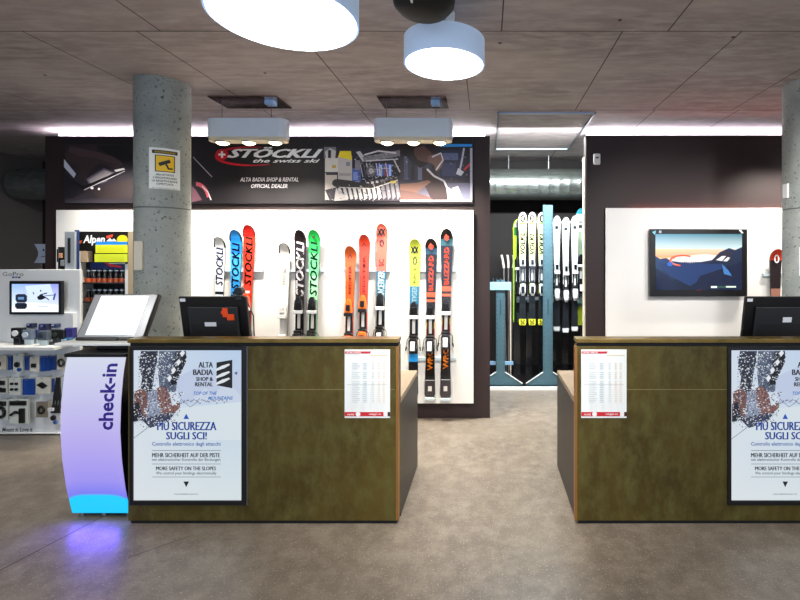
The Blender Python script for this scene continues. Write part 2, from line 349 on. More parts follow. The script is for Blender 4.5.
for i in range(13):
    x = 338+i*4.7; A.poly([(x, 188-i*.9), (x+2.6, 187.4-i*.9), (x+6, 199-i*.2), (x+3, 200)], '#e8e4e2' if i < 9 else '#8b858c')
A.poly([(336, 188), (342, 192), (348, 200), (334, 201)], '#cfc8c4')
A.poly(ell(337, 183, 5, 4, 10, 90, 270)+[(350, 180.5), (372, 184), (396, 178), (400, 179), (372, 188), (345, 187)], '#38322f'); A.line([(340, 187.4), (372, 188.5), (398, 180)], .9, '#efe8e0')
A.poly(ell(393, 182, 3, 1.4, 10), '#e8d060')
R2 = random.Random(11)
for i in range(150):
    x, y = R2.uniform(356, 399), R2.uniform(153, 182); a = R2.uniform(0, 3.14); l_ = R2.uniform(.6, 3)
    k = A.k; A.line([(x, y), (min(399.5, max(325, x+l_*math.cos(a))), y+l_*.7*math.sin(a))], R2.uniform(.25, .7), ['#e8e4e6', '#17141a', '#8f8a92', '#c9c4c8', '#3a3640'][i % 5]); A.k = k+(i % 20 == 0)
for i in range(90):
    x, y = R2.uniform(326, 399), R2.uniform(184, 200); k = A.k; A.line([(x, y), (min(399.5, x+R2.uniform(.5, 2.4)), y+R2.uniform(.3, 2))], R2.uniform(.25, .6), ['#f2eeee', '#241f28', '#6a646c'][i % 3]); A.k = k+(i % 20 == 0)
A.build('machine_photograph', bn)
A = Art(YBN-.001)   # photo 3 hands with boot
A.rect(400, 146, 472, 201, None, ['#151218', '#1c1a26', '#2d2a3a', '#56505f'])
A.rect(404, 154, 440, 182, '#3c3b4e'); 
for i in range(5): A.rect(404+i*7, 156, 408+i*7, 180, ['#565a78', '#2a2833', '#707490', '#45465c', '#2b2a36'][i])
A.rect(440, 150, 464, 178, '#2a2f4a'); A.rect(443, 153, 458, 160, '#5d6890'); A.rect(442, 163, 456, 176, '#3d456a'); A.rect(400, 183, 472, 201, None, ['#4b4757', '#5f5e78', '#9a9ab8', '#736a7a'])
A.poly([(440, 144), (472, 144), (472, 146.6), (440, 147)], '#2aa4ff')
A.poly([(374+26, 142), (414, 145), (424, 152), (428, 164), (420, 168), (408, 158), (400, 154)], '#1b1315')
A.poly([(414, 148), (424, 146), (431, 152), (434, 160), (428, 163), (418, 160), (414, 154)], '#60443e'); A.poly([(428, 156), (440, 153), (445, 159), (441, 168), (436, 172), (434, 165), (428, 162)], '#80605a'); A.line([(432, 157), (441, 153), (443, 160), (436, 170)], 1.4, '#e2dce2')
A.poly([(422, 168), (430, 170), (444, 180), (450, 190), (450, 201), (432, 201), (424, 184)], '#3a2526'); A.line([(427, 169), (434, 176), (444, 181), (449, 192)], 2, '#e6e2ea')
A.poly([(446, 186), (456, 192), (462, 201), (448, 201)], '#d9d7e6'); A.poly([(452, 188), (458, 186), (464, 201), (457, 201)], '#f2f0fa')
A.poly([(400, 184), (416, 183), (428, 180), (431, 182), (420, 190), (412, 196), (400, 196)], '#8a6254'); A.poly([(400, 190), (414, 192), (430, 197), (434, 201), (400, 201)], '#70504a')
A.line([(464, 148), (462, 160), (459, 174)], 1.8, '#c9c8d4'); A.poly([(458, 168), (464, 172), (461, 176), (456, 174)], '#e8e6f0'); A.line([(464, 170), (471, 163)], 2, '#d43838'); A.rect(470, 148, 472.4, 200, '#b9b6c6'); A.rect(400, 200, 472, 201.6, '#f0edf8')
for i in range(60):
    x, y = R2.uniform(402, 470), R2.uniform(150, 182); k = A.k
    if 412 < x < 446: continue
    A.line([(x, y), (x+R2.uniform(.3, 2), y+R2.uniform(-1.5, 1.5))], R2.uniform(.25, .7), ['#9a9cc0', '#15131c', '#5c6088', '#c8c8de'][i % 4]); A.k = k+(i % 20 == 0)
A.build('workshop_photograph', bn)
# logo
lg = Art(YBN-.003)
P_ = ell(252, 156.2, 36, 9.2, 30, 285, 62)
for q, (p0, p1) in enumerate(zip(P_[:-1], P_[1:])):
    lg.line([p0, (p1[0]+(p1[0]-p0[0])*.08, p1[1]+(p1[1]-p0[1])*.08)], .5+2.3*math.sin(math.pi*min(1, (q+1)/31))**1.2, '#d81428')
lg.poly(ell(222, 154.5, 6.5, 5.5, 18), '#d81428'); lg.rect(218.4, 153.6, 225.4, 155.4, '#ffffff'); lg.rect(221, 151.2, 223, 157.8, '#ffffff')
lg.build('red_swoosh', bn)
s = MB(); ptext(s, 'STÖCKLI', 227, 147.0, 323, 157.8, YBN-.0105, '#ffffff', shear=.45, bold=.02, dbl=1.3)
ptext(s, 'the swiss ski', 253, 158.8, 320, 162.6, YBN-.0105, '#ffffff', shear=.4, bold=.02)
ptext(s, 'ALTA BADIA SHOP & RENTAL', 240, 177.4, 298.5, 181.6, YBN-.006, '#f4f0f4', shear=.25, bold=.02); ptext(s, 'OFFICIAL DEALER', 251, 184.0, 287.5, 188.0, YBN-.006, '#f4f0f4', shear=.25, bold=.02)
s.build('lettering', bn)

# ================================================================= SKIS
def make_ski(label, group, X, Y, zb, ln, w, bands, texts, bind, lean=0.0, rz=0.0, marks=(), tipc=None, edge='#1a1a1c', name='alpine_ski', hb=None, cat='ski'):
    t = thing(name, label, cat, (X, Y, zb), group)
    def hw(u):
        if u > .93: q = (u-.93)/.07; return .5*w*math.sqrt(max(0.0, 1-q**2.4))+.002
        if u < .02: return .5*w*(.72+.2*u/.02)
        k = (u-.42)/.5; return .5*w*(.70+.30*min(1, k*k))
    def fy(u): return -.045*max(0, (u-.9)/.1)**2
    us = [0, .01, .02]+[.02+.9*i/34 for i in range(1, 35)]+[.93, .945, .96, .972, .982, .99, .996, 1.0]
    cuts = sorted(set(us+[bb[0] for bb in bands]+[bb[1] for bb in bands])); th = .013
    s = MB(); s.use(GLOSS)
    def colr(u):
        for bb in bands:
            if bb[0] <= u < bb[1]: return bb[2]
        return bands[-1][2]
    base = Vector((X, Y, zb))
    for u0, u1 in zip(cuts[:-1], cuts[1:]):
        a, b_ = hw(u0), hw(u1); z0, z1 = u0*ln, u1*ln; p, q = fy(u0)-th, fy(u1)-th
        s.col = L(colr((u0+u1)/2)); s.mesh([base+Vector(v) for v in ((-a, p, z0), (a, p, z0), (b_, q, z1), (-b_, q, z1))], [(0, 1, 2, 3)])
        s.col = L(edge); s.mesh([base+Vector(v) for v in ((-a, p+th, z0), (a, p+th, z0), (b_, q+th, z1), (-b_, q+th, z1))], [(3, 2, 1, 0)])
        for sg in (-1, 1): s.mesh([base+Vector(v) for v in ((sg*a, p, z0), (sg*a, p+th, z0), (sg*b_, q+th, z1), (sg*b_, q, z1))], [(0, 1, 2, 3)])
    a = hw(0); s.mesh([base+Vector(v) for v in ((-a, -th, 0), (a, -th, 0), (a, 0, 0), (-a, 0, 0))], [(0, 1, 2, 3)])
    s.build('ski_body', t)
    if tipc:     # coloured band round the shovel
        s = MB(); s.flat = True; s.use(GLOSS, tipc)
        for u0, u1 in ((.93, .945), (.945, .96), (.96, .972), (.972, .982), (.982, .99), (.99, .996), (.996, 1.0)):
            a, b_ = hw(u0)+.002, hw(u1)+.002; ia, ib = max(0, hw(u0)*.8), max(0, hw(u1)*.55 if u1 > .985 else hw(u1)*.8)
            for sg in (-1, 1): s.mesh([base+Vector((x, f-th-.0015, z*ln)) for x, f, z in ((sg*ia, fy(u0), u0), (sg*a, fy(u0), u0), (sg*b_, fy(u1), u1), (sg*ib, fy(u1), u1))], [(0, 1, 2, 3)])
        s.build('tip_guard', t)
    if texts or marks:
        s = MB(); s.flat = True
        for tx in texts:
            txt, u0, u1, wf, colx = tx[:5]; sh = tx[5] if len(tx) > 5 else 0
            hwm = min(hw(u0), hw(u1))*wf
            for q in (-.0022, .0022): put_text(s, txt, X-hwm+q, X+hwm+q, zb+u0*ln+q, zb+u1*ln+q, Y-th-.001, colx, up=True, shear=sh, bold=.006, m=GLOSS, mp=lambda x, z: (x, Y-th-.0014+min(0, fy((z-zb)/ln)-.0008), z))
        for mk in marks:
            kind, u, r, cc = mk[:4]; s.use(GLOSS, cc); z = zb+u*ln; yy = Y-th-.0016+min(0, fy(u+r/ln*1.3)-.0006)
            if kind == 'ring':
                n = 16
                for i in range(n):
                    a0, a1 = 2*math.pi*i/n, 2*math.pi*(i+1)/n
                    s.face([(X+r*math.cos(a0), yy, z+1.6*r*math.sin(a0)), (X+r*math.cos(a1), yy, z+1.6*r*math.sin(a1)), (X+.5*r*math.cos(a1), yy, z+1.1*r*math.sin(a1)), (X+.5*r*math.cos(a0), yy, z+1.1*r*math.sin(a0))])
            elif kind == 'cross':
                for sx in (-1, 1):
                    for o in (-.017, .017):
                        s.face([(X+o+sx*r*.5-.008, yy-.003, z-r), (X+o+sx*r*.5+.008, yy-.003, z-r), (X+o-sx*r*.5+.008, yy-.003, z+r), (X+o-sx*r*.5-.008, yy-.003, z+r)])
            elif kind == 'tri':
                for sx in (-1, 1): s.face([(X+sx*r*.2, yy, z+r), (X+sx*r, yy, z-r), (X+sx*r*.5, yy, z-r), (X, yy, z+.2*r)])
            elif kind == 'star':
                s.face([(X-r*.2, yy, z+r*1.3), (X+r, yy, z+r*.2), (X+.1*r, yy, z-.1*r), (X-r, yy, z+.1*r)]); s.face([(X+r*.2, yy, z-r*1.3), (X-r, yy, z-r*.2), (X-.1*r, yy, z+.1*r), (X+r, yy, z-.1*r)])
            elif kind == 'bar': s.face([(X-r, yy, z-mk[4]), (X+r, yy, z-mk[4]), (X+r, yy, z+mk[4]), (X-r, yy, z+mk[4])])
        s.build('lettering', t)
    if bind:
        c1, c2, c3 = bind[:3]; zc = zb+(hb if hb else .44)*ln; wt = w*.36; y0 = Y-th
        s = MB().use(GLOSS, c3).box(X-wt*.8, X+wt*.8, y0-.012, y0, zc-.24, zc+.22); s.use(GLOSS, '#d8d8d8').box(X-wt*.35, X+wt*.35, y0-.014, y0-.012, zc-.06, zc+.08); s.build('binding_plate', t, bevel=.002)
        s = MB(); s.use(GLOSS, c1); s.prism([(X-wt, zc+.12), (X+wt, zc+.12), (X+wt*.8, zc+.21), (X+wt*.35, zc+.25), (X-wt*.35, zc+.25), (X-wt*.8, zc+.21)], y0-.048, y0-.012)
        s.use(GLOSS, c2).box(X-wt*1.05, X+wt*1.05, y0-.055, y0-.014, zc+.085, zc+.12); s.use(GLOSS, c3).box(X-wt*.5, X+wt*.5, y0-.06, y0-.048, zc+.14, zc+.2); s.build('toe_piece', t, bevel=.005)
        s = MB(); s.use(GLOSS, c1); s.prism([(X-wt, zc-.13), (X-wt*.9, zc-.2), (X-wt*.45, zc-.25), (X+wt*.45, zc-.25), (X+wt*.9, zc-.2), (X+wt, zc-.13), (X+wt*.7, zc-.1), (X-wt*.7, zc-.1)], y0-.06, y0-.012)
        s.use(GLOSS, c2).box(X-wt*.55, X+wt*.55, y0-.078, y0-.058, zc-.22, zc-.13); s.use(GLOSS, c3).box(X-wt*.95, X+wt*.95, y0-.05, y0-.014, zc-.1, zc-.075); hp = s.build('heel_piece', t, bevel=.005)
        s = MB().use(M_BLACK)
        for sg in (-1, 1): s.path([(X+sg*wt*.7, y0-.01, zc-.09), (X+sg*w*.52, y0-.012, zc-.12), (X+sg*w*.58, y0-.03, zc-.2)], .0035); s.tube((X+sg*w*.56, y0-.02, zc-.19), (X+sg*w*.62, y0-.034, zc-.225), .008, .006)
        s.build('ski_brake', hp)
    t.rotation_euler = (0, lean, rz)
    return t
YS = 4.555; K = YS/F
def shop_ski(label, group, xt, yt, xb, yb, wpx, **k):
    a = W(xt, yt, YS); c = W(xb, yb, YS); ln = a.z-c.z
    return make_ski(label, group, c.x, YS, c.z, ln, wpx*K, lean=math.atan2(a.x-c.x, ln), **k)
BL = ('#1c1c20', '#e8e8ea', '#121214')
G1 = 'skis in the left group on the white panel'; G2 = 'skis in the second group on the white panel'; G3 = 'skis in the third group on the white panel'; G4 = 'skis in the right group on the white panel'
shop_ski('white ski with dark blue lettering, first on the left of the white panel', G1, 221, 237, 218, 388, 11, bands=[(0, .62, '#ececf0'), (.62, .64, '#191d25'), (.64, .96, '#e6e8ee'), (.96, 1, '#f3f3f5')], texts=[('STOCKLI', .68, .93, .8, '#1a2c55', .2)], bind=BL, tipc='#15151b')
shop_ski('bright blue ski with black lettering, left of the red one', G1, 237, 230, 234, 390, 12, bands=[(0, .3, '#1c1c24'), (.3, .68, '#2a8fe0'), (.68, .85, '#3fa4ee'), (.85, .95, '#1e7dd8'), (.95, 1, '#2f96ea')], texts=[('STOCKLI', .63, .92, .8, '#101a33', .2)], bind=BL, tipc='#0f1722')
shop_ski('tall red ski with black lettering, right end of the first group', G1, 250.5, 225, 245, 392, 12, bands=[(0, .3, '#1b1113'), (.3, .5, '#b01c1c'), (.5, .56, '#e84a2c'), (.56, .93, '#e0321f'), (.93, 1, '#ce1f1a')], texts=[('STOCKLI', .64, .93, .75, '#1a0c0c', .2)], bind=('#e8441e', '#f0efee', '#1a1416'), tipc='#7e0f0f', marks=[('bar', .6, .02, '#efe9e4', .012), ('bar', .53, .022, '#ebe7e4', .01)])
shop_ski('plain white ski with dark tip edge, shortest of the second group', G2, 285.5, 243, 283, 392, 11, bands=[(0, .3, '#d9d7d2'), (.3, 1, '#e6e1d8')], texts=[('STOCKLI', .72, .84, .35, '#b3aaa0', .1)], bind=('#e9e7e4', '#dedcd8', '#cfcdca'), tipc='#2c2a28')
shop_ski('black ski with white lettering, between the white and green skis', G2, 301, 230, 299, 394, 11.5, bands=[(0, .4, '#1d1a1c'), (.4, 1, '#241a1c')], texts=[('STOCKLI', .6, .93, .85, '#e9e6ea', .2)], bind=('#1d1d20', '#bfc3c6', '#141416'))
shop_ski('green ski with black lettering, right end of the second group', G2, 315, 230, 312, 394, 11.5, bands=[(0, .3, '#14241a'), (.3, .72, '#a8edb4'), (.72, .86, '#6fe08a'), (.86, 1, '#2fd45a')], texts=[('STOCKLI', .6, .93, .8, '#0f3a26', .2)], bind=('#1d1d20', '#bfc3c6', '#141416'), tipc='#2aa04e', marks=[('bar', .955, .014, '#2e3a20', .012)])
OB = ('#ff7a2c', '#26262a', '#202024')
shop_ski('short orange ski, leftmost of the third group', G3, 351, 246, 348.5, 386, 11, bands=[(0, .46, '#cf1f1c'), (.46, .75, '#f5602c'), (.75, 1, '#f5682f')], texts=[('REDSTER', .66, .86, .3, '#a8380f')], bind=OB, marks=[('tri', .93, .022, '#5a1a10'), ('star', .77, .01, '#40170e')])
shop_ski('red ski with dark arrow mark, middle of the third group', G3, 365, 234.5, 362.5, 388, 11, bands=[(0, .46, '#cf1f1c'), (.46, 1, '#f04428')], texts=[('REDSTER', .58, .86, .28, '#a8260f')], bind=OB, marks=[('tri', .935, .022, '#4a1410'), ('star', .8, .01, '#40170e')])
shop_ski('tall coral ski with blue lower half, right end of the third group', G3, 382.5, 224, 379.5, 392, 11.5, bands=[(0, .42, '#1a1a20'), (.42, .56, '#1a3c50'), (.56, .72, '#196f94'), (.72, 1, '#f4705a')], texts=[('RACETIGER', .57, .72, .75, '#d8f0f6'), ('SC', .75, .79, .5, '#b03a2c')], bind=BL, marks=[('cross', .95, .034, '#2c1614'), ('ring', .885, .021, '#23161a'), ('bar', .975, .016, '#c24a3c', .006)])
shop_ski('yellow ski with black crosses on its tip, leftmost of the right group', G4, 415.5, 239, 413, 396, 12, bands=[(0, .14, '#22231a'), (.14, .22, '#1c1c20'), (.22, .27, '#2c9ae8'), (.27, .4, '#221d22'), (.4, .59, '#274f66'), (.59, .7, '#2e7aa0'), (.7, 1, '#dfea48')], texts=[('TIGER', .6, .7, .5, '#9cc4d4'), ('RACE', .72, .82, .3, '#8c9a30')], bind=BL, marks=[('cross', .93, .034, '#23261a'), ('ring', .86, .023, '#22251c'), ('bar', .02, .02, '#e4e04a', .008), ('bar', .06, .03, '#e4e04a', .006), ('bar', .1, .03, '#e4e04a', .006)])
BZ = [(0, .1, '#3a3436'), (.1, .13, '#23201f'), (.13, .33, '#18120f'), (.33, .38, '#8e1d14'), (.38, .43, '#d2341c'), (.43, .47, '#ecb21c'), (.47, .6, '#26262c'), (.6, .615, '#f06a48'), (.615, .63, '#26262c'), (.63, .66, '#f0603c'), (.66, .9, '#0b0d18'), (.9, .94, '#2a4c66'), (.94, 1, '#14141a')]
BT = [('BLIZZARD', .67, .89, .46, '#e8481c'), ('WRC', .17, .29, .55, '#ff8a1e')]
MK = [('star', .948, .027, '#f03c1c'), ('bar', .052, .018, '#d8d4d0', .024), ('bar', .105, .045, '#cfd2d6', .003)]
shop_ski('dark ski with orange lettering, middle of the right group', G4, 431.5, 238.5, 430, 396.5, 12, bands=BZ, texts=BT, bind=('#26262c', '#f2f2f2', '#141417'), marks=MK)
shop_ski('tallest dark ski with orange lettering, right end of the skis on the white panel', G4, 447, 229, 445.5, 397, 12.5, bands=BZ[:-3]+[(.66, .9, '#0f1620'), (.9, .94, '#34606c'), (.94, 1, '#14141a')], texts=BT, bind=('#26262c', '#f2f2f2', '#141417'), marks=MK)
# rails holding the skis
for i, (x0, x1, nm, xs) in enumerate(((215, 263, 'left', (219, 235, 246)), (278, 323, 'second', (284, 299.5, 313)), (343, 390, 'third', (349, 363, 380.5)), (410, 456, 'right', (413.5, 430, 445.5)))):
    a = W(x0, 269, YS+.002); c = W(x1, 272, YS+.002)
    MB().use(M_ACRYL).box(a.x, c.x, YS+.004, YP, c.z, a.z).build('ski_rail', loc=(a.x, YP, c.z), bevel=.002, label='thin frosted upper rail behind the %s group of skis' % nm, cat='rail', group='upper ski rails')
    a = W(x0, 358, YS+.002); c = W(x1, 361, YS+.002)
    MB().use(M_ACRYL).box(a.x, c.x, YS+.004, YP, c.z, a.z).build('ski_rail', loc=(a.x, YP, c.z), bevel=.002, label='thin frosted lower rail behind the %s group of skis' % nm, cat='rail', group='lower ski rails')
for lb, x, y in (('under the middle ski of the right group', 430, 397), ('under the tallest dark ski', 445.5, 397.6)):
    a = W(x, y, YS); MB().use(M_ACRYL).box(a.x-.05, a.x+.05, YS-.03, YP, a.z-.03, a.z-.001).build('ski_holder', loc=(a.x, YP, a.z-.03), bevel=.006, label='small clear holder '+lb, cat='holder', group='clear ski holders')
# skis on the right wall, beside the column
a = W(776, 249, YS); c = W(775, 390, YS)
make_ski('black ski with red tip and white ring, beside the right column', None, a.x-.01, YS, c.z, a.z-c.z, .115, bands=[(0, .55, '#5a3a34'), (.55, .72, '#b07a68'), (.72, .92, '#2c2224'), (.92, 1, '#e2452c')], texts=[], bind=('#efefef', '#1c1c20', '#1a1a1c'), marks=[('ring', .93, .026, '#f4f2ef')])
MB().use(M_ACRYL).box(a.x-.12, a.x+.3, YS+.004, YP, 1.42, 1.45).build('ski_rail', loc=(a.x, YP, 1.42), bevel=.002, label='short frosted rail behind the red-tipped ski by the right column', cat='rail')

# ================================================================= COUNTERS
YC = 2.80; TOP = 1.117
def counter(label, X0, X1, inner):       # inner = +1: passage on the right
    t = thing('reception_counter', label, 'counter', ((X0+X1)/2, YC, 0))
    MB().use(M_BLACKM).box(X0+.01, X1-.01, YC+.012, YC+.09, 0, .025).build('plinth', t)
    zt = TOP-.046
    b = MB().use(M_BRASS).box(X0, X1, YC, YC+.09, .022, zt); b.build('front_panel', t, bevel=.002)
    b = MB().use(mat('sheet_seam', '#84744a', .5)); zs = W(0, 389.5, YC).z
    fx0, fx1 = (W(248, 0, YC).x, X1-.02) if inner > 0 else (X0+.02, W(728, 0, YC).x)
    b.box(fx0, fx1, YC-.0012, YC, zs-.0018, zs+.0018); b.build('sheet_seam', t)
    MB().use(M_BLACKM).box(X0+.004, X1-.004, YC+.012, YC+.09, zt, TOP-.024).build('shadow_gap', t)
    MB().use(M_EDGE).box(X0-.002, X1+.002, YC-.004, YC+.095, TOP-.024, TOP).build('countertop', t, bevel=.003)
    xe = X1 if inner > 0 else X0
    MB().use(M_COPPER).box(xe-.012, xe+.0015, YC-.0015, YC+.04, .024, zt).build('edge_trim', t)
    # low desk behind
    MB().use(M_WOOD).box(X0, X1+0, YC+.09, YC+.79, .70, .735).build('desk_top', t, bevel=.003)
    sx = X1-.03 if inner > 0 else X0+.0
    MB().use(M_SIDE).box(sx, sx+.03, YC+.09, YC+.79, 0, .70).build('side_panel', t)
    sx = X0 if inner > 0 else X1-.03
    MB().use(M_SIDE).box(sx, sx+.03, YC+.09, YC+.79, 0, .70).build('side_panel', t)
    return t
XA0, XA1 = W(128, 0, YC).x, W(398, 0, YC).x; XB0, XB1 = W(577, 0, YC).x, W(847, 0, YC).x
counter('long aged brass reception counter left of the passage', XA0, XA1, 1)
counter('aged brass reception counter right of the passage', XB0, XB1, -1)

def boots_photo(A, d):
    R = random.Random(3)
    sky = A; 
    def P(pts): return [(x+d, y) for x, y in pts]
    A.poly(P([(141, 351), (158, 351), (157, 362), (154, 376), (152, 394), (140, 394), (142, 378), (139, 366)]), '#2b3040')
    A.poly(P([(159, 351), (186, 351), (182, 362), (178, 374), (176, 392), (160, 392), (158, 372)]), '#59657c')
    A.poly(P([(176, 351), (186, 351), (186, 362), (176, 384), (170, 386), (172, 368)]), '#1e2029')
    A.poly(P([(134, 392), (142, 388), (149, 394), (150, 412), (146, 420), (134, 418)]), '#7a5854'); A.poly(P([(133, 404), (139, 402), (142, 414), (146, 420), (133, 422)]), '#20222e')
    A.poly(P([(156, 388), (165, 386), (170, 395), (172, 406), (180, 402), (180, 408), (170, 416), (160, 415)]), '#86605a'); A.poly(P([(148, 392), (156, 390), (160, 410), (164, 420), (150, 426), (146, 418)]), '#8f9bb4'); A.poly(P([(142, 420), (160, 414), (176, 412), (168, 422), (150, 428)]), '#39415a')
    cols = ['#f2f7ff', '#dfe9f7', '#ffffff', '#2a2f42', '#c9d6ea', '#161a26', '#6f7b95']
    def inside(x, y):
        if y < 392: return 138 < x < 188-(y-351)*.28
        return 134 < x < 182-(y-400)*.2 and y < 427
    n = 0
    while n < 1300:
        x = R.uniform(134, 188); y = R.uniform(351.5, 427)
        if not inside(x, y): continue
        n += 1; r = R.uniform(.2, .75); c = cols[R.randrange(7)]
        if 392 < y < 416 and R.random() < .12: c = ['#a8564c', '#7a3832', '#c09088'][R.randrange(3)]
        k = A.k; A.poly(P([(x+r*1.1*math.cos(q+.3), y+r*math.sin(q+.3)) for q in (0, 1.2, 2.5, 3.9, 5.2)]), c); A.k = k+(1 if n % 60 == 0 else 0)
    for (x, y) in ((176, 362), (171, 370), (167, 378), (180, 353)): A.poly(P([(x, y), (x+3, y-3), (x+5, y), (x+2, y+4)]), '#f4f8ff'); A.poly(P([(x+3, y+3), (x+5, y+1), (x+7, y+4), (x+4, y+7)]), '#14161e')
    A.line(P([(132.6, 439), (146, 429), (152, 424)]), .5, '#59606c'); A.line(P([(181, 399), (190, 407), (196, 403), (200, 398)]), .5, '#6c7686')
    for i in range(24):
        x = 182+i*1.9+R.uniform(-.5, .5); y = 403-2.5*abs(math.sin(i*.7))+R.uniform(-1, 1); A.poly(P([(x, y), (x+1, y-1.6), (x+2, y)]), '#6d7a92')
def ad_poster(label, d, Y):
    # d: shift in picture columns between the two identical posters
    t = thing('framed_poster', label, 'poster', (W(188+d, 0, Y).x, Y, W(0, 505, Y).z))
    b = MB().use(M_BLACK)
    b.pbox(129.3+d, 346.5, 132.6+d, 505.5, Y-.012, .013); b.pbox(241.2+d, 346.5, 246.6+d, 505.5, Y-.012, .013); b.pbox(132.6+d, 346.5, 241.2+d, 350.4, Y-.012, .013); b.pbox(132.6+d, 501, 241.2+d, 505.5, Y-.012, .013); b.build('frame', t, bevel=.002)
    MB().use(M_STEEL).pbox(246.6+d, 346.5, 247.2+d, 505.5, Y-.01, .011).build('edge_strip', t)
    A = Art(Y-.003, BRIGHTPRINT); A.rect(132.5+d, 350.3, 241.3+d, 501.2, None, ['#dfeafa', '#c4dcf8', '#e6f2f6', '#ecf4f8'])
    A.poly([(175+d, 378), (200+d, 366), (225+d, 375), (241.2+d, 368), (241.2+d, 402), (180+d, 404)], '#cbd8f2'); A.poly([(190+d, 402), (205+d, 388), (214+d, 396), (226+d, 380), (241.2+d, 396), (241.2+d, 404)], '#d6e2f6')
    A.poly([(132.5+d, 440), (180+d, 408), (241.2+d, 402), (241.2+d, 440)], '#e4f1f8')
    A.build('sheet', t)
    A = Art(Y-.0045, BRIGHTPRINT); boots_photo(A, d); A.build('ski_boots_photograph', t)
    Yt = Y-.0085; s = MB(); s.flat = True
    for tx, x0, y0, x1, y1 in (('ALTA', 198.5, 362, 213, 367.5), ('BADIA', 193, 369.5, 213, 375), ('SHOP &', 196, 377, 213, 381), ('RENTAL', 195, 382.3, 213, 386.3)):
        ptext(s, tx, x0+d, y0, x1+d, y1, Yt, '#15171c', m=BRIGHTPRINT, bold=.0, dbl=.6)
    ptext(s, 'TOP OF THE', 193.5+d, 391.5, 217+d, 395, Yt, '#1f6cc4', m=BRIGHTPRINT, shear=.3, bold=.02); ptext(s, 'MOUNTAINS', 208+d, 396.3, 233+d, 399.8, Yt, '#1f6cc4', m=BRIGHTPRINT, shear=.3, bold=.02)
    ptext(s, 'PIÙ SICUREZZA', 157+d, 419.6, 216.5+d, 430.3, Yt, '#1c3f9c', m=BRIGHTPRINT, bold=.0, dbl=.75); ptext(s, 'SUGLI SCI!', 166+d, 432, 207+d, 439.5, Yt, '#1c3f9c', m=BRIGHTPRINT, bold=.0, dbl=.75)
    ptext(s, 'Controllo elettronico degli attacchi', 152+d, 442, 220.5+d, 446.8, Yt, '#2c56a8', m=BRIGHTPRINT, bold=.015)
    ptext(s, 'MEHR SICHERHEIT AUF DER PISTE', 152+d, 453, 220+d, 457.3, Yt, '#15171a', m=BRIGHTPRINT, dbl=.35); ptext(s, 'mit elektronischer Kontrolle der Bindungen', 152+d, 458.2, 220.5+d, 461.8, Yt, '#454a50', m=BRIGHTPRINT, bold=.01)
    ptext(s, 'MORE SAFETY ON THE SLOPES', 156+d, 466.5, 216+d, 470.3, Yt, '#15171a', m=BRIGHTPRINT, dbl=.35); ptext(s, 'We control your bindings electronically', 156+d, 471.6, 216.5+d, 475.4, Yt, '#454a50', m=BRIGHTPRINT, bold=.01)
    ptext(s, 'www.altabadiarental.com', 174+d, 493, 198+d, 494.8, Yt, '#50565c', m=BRIGHTPRINT)
    s.build('lettering', t)
    A = Art(Y-.0085, BRIGHTPRINT)
    A.poly([(216.5+d, 362.5), (232.3+d, 359.8), (232.3+d, 388.3), (216.5+d, 385.3)], '#15161a')
    for yy in (367, 374.5, 381): A.poly([(215.8+d, yy+2), (222+d, yy-1.4), (229+d, yy-3.4), (230+d, yy-2), (224+d, yy+1.4), (216+d, yy+4)][:6], '#eef5fb')
    A.poly([(234+d, 373), (237.5+d, 371.5), (236.8+d, 375)], '#3a5e9c')
    A.poly([(183.5+d, 419), (189+d, 419), (186.2+d, 413.6)], '#1f55c0'); A.poly([(183.5+d, 481.5), (189+d, 481.5), (186.2+d, 487.2)], '#15161a')
    for yy in (450.5, 464, 477): A.rect(152+d, yy-.25, 220.8+d, yy+.25, '#6a7076')
    A.build('logo', t)
    return t
ad_poster('framed ski safety poster on the left counter, beside the check-in kiosk', 0, YC)
ad_poster('framed ski safety poster on the right counter, cut by the picture edge', 599, YC)
def price_sheet(label, d):
    Y = YC-.0015; t = thing('price_sheet', label, 'sheet', (W(367+d, 0, Y).x, Y, W(0, 418, Y).z))
    b = MB().use(PRINT, '#eef2f2'); b.pbox(344.6+d, 349.5, 390+d, 418, Y-.0015, .003); b.build('sheet', t)
    A = Art(Y-.002); A.poly([(345+d, 351.4), (371+d, 351.4), (370+d, 353.6), (345+d, 353.6)], '#c62a3c'); A.rect(370+d, 355, 388+d, 355.5, '#e0c070'); A.rect(344.7+d, 412, 390+d, 416.2, '#c81e2a'); A.poly(ell(358+d, 414.1, 2.4, 2.4, 12), '#f5f5f5'); A.rect(383.5+d, 412, 387.5+d, 416.2, '#f2f2f2'); A.rect(388+d, 412, 390+d, 416.2, '#252025')
    for i in range(22):
        y = 363+i*1.85
        if i in (4, 9): continue
        A.rect(352+d, y, (360 if i % 3 else 358)+d, y+.5, '#c3cdd4')
        for x in (363, 372, 378, 383): A.rect(x+d, y, x+(4 if x == 363 else 2)+d, y+.55, '#a9c2cf' if x == 363 else ('#dcbc9c' if x > 375 else '#b8c2c8'))
    A.rect(347+d, 384.5, 387+d, 384.8, '#9aa4aa')
    A.build('price_table', t)
    s = MB(); ptext(s, 'LISTINO PREZZI', 346+d, 351.9, 361+d, 353.2, Y-.0105, '#ffffff', bold=.02); ptext(s, 'noleggio sci', 369+d, 413, 381+d, 415.4, Y-.0105, '#ffffff'); ptext(s, 'rental', 347.5+d, 413, 354+d, 415.4, Y-.0105, '#ffffff'); s.build('lettering', t)
price_sheet('white and red price sheet on the left counter', 0)
price_sheet('white and red price sheet on the right counter', 236.6)

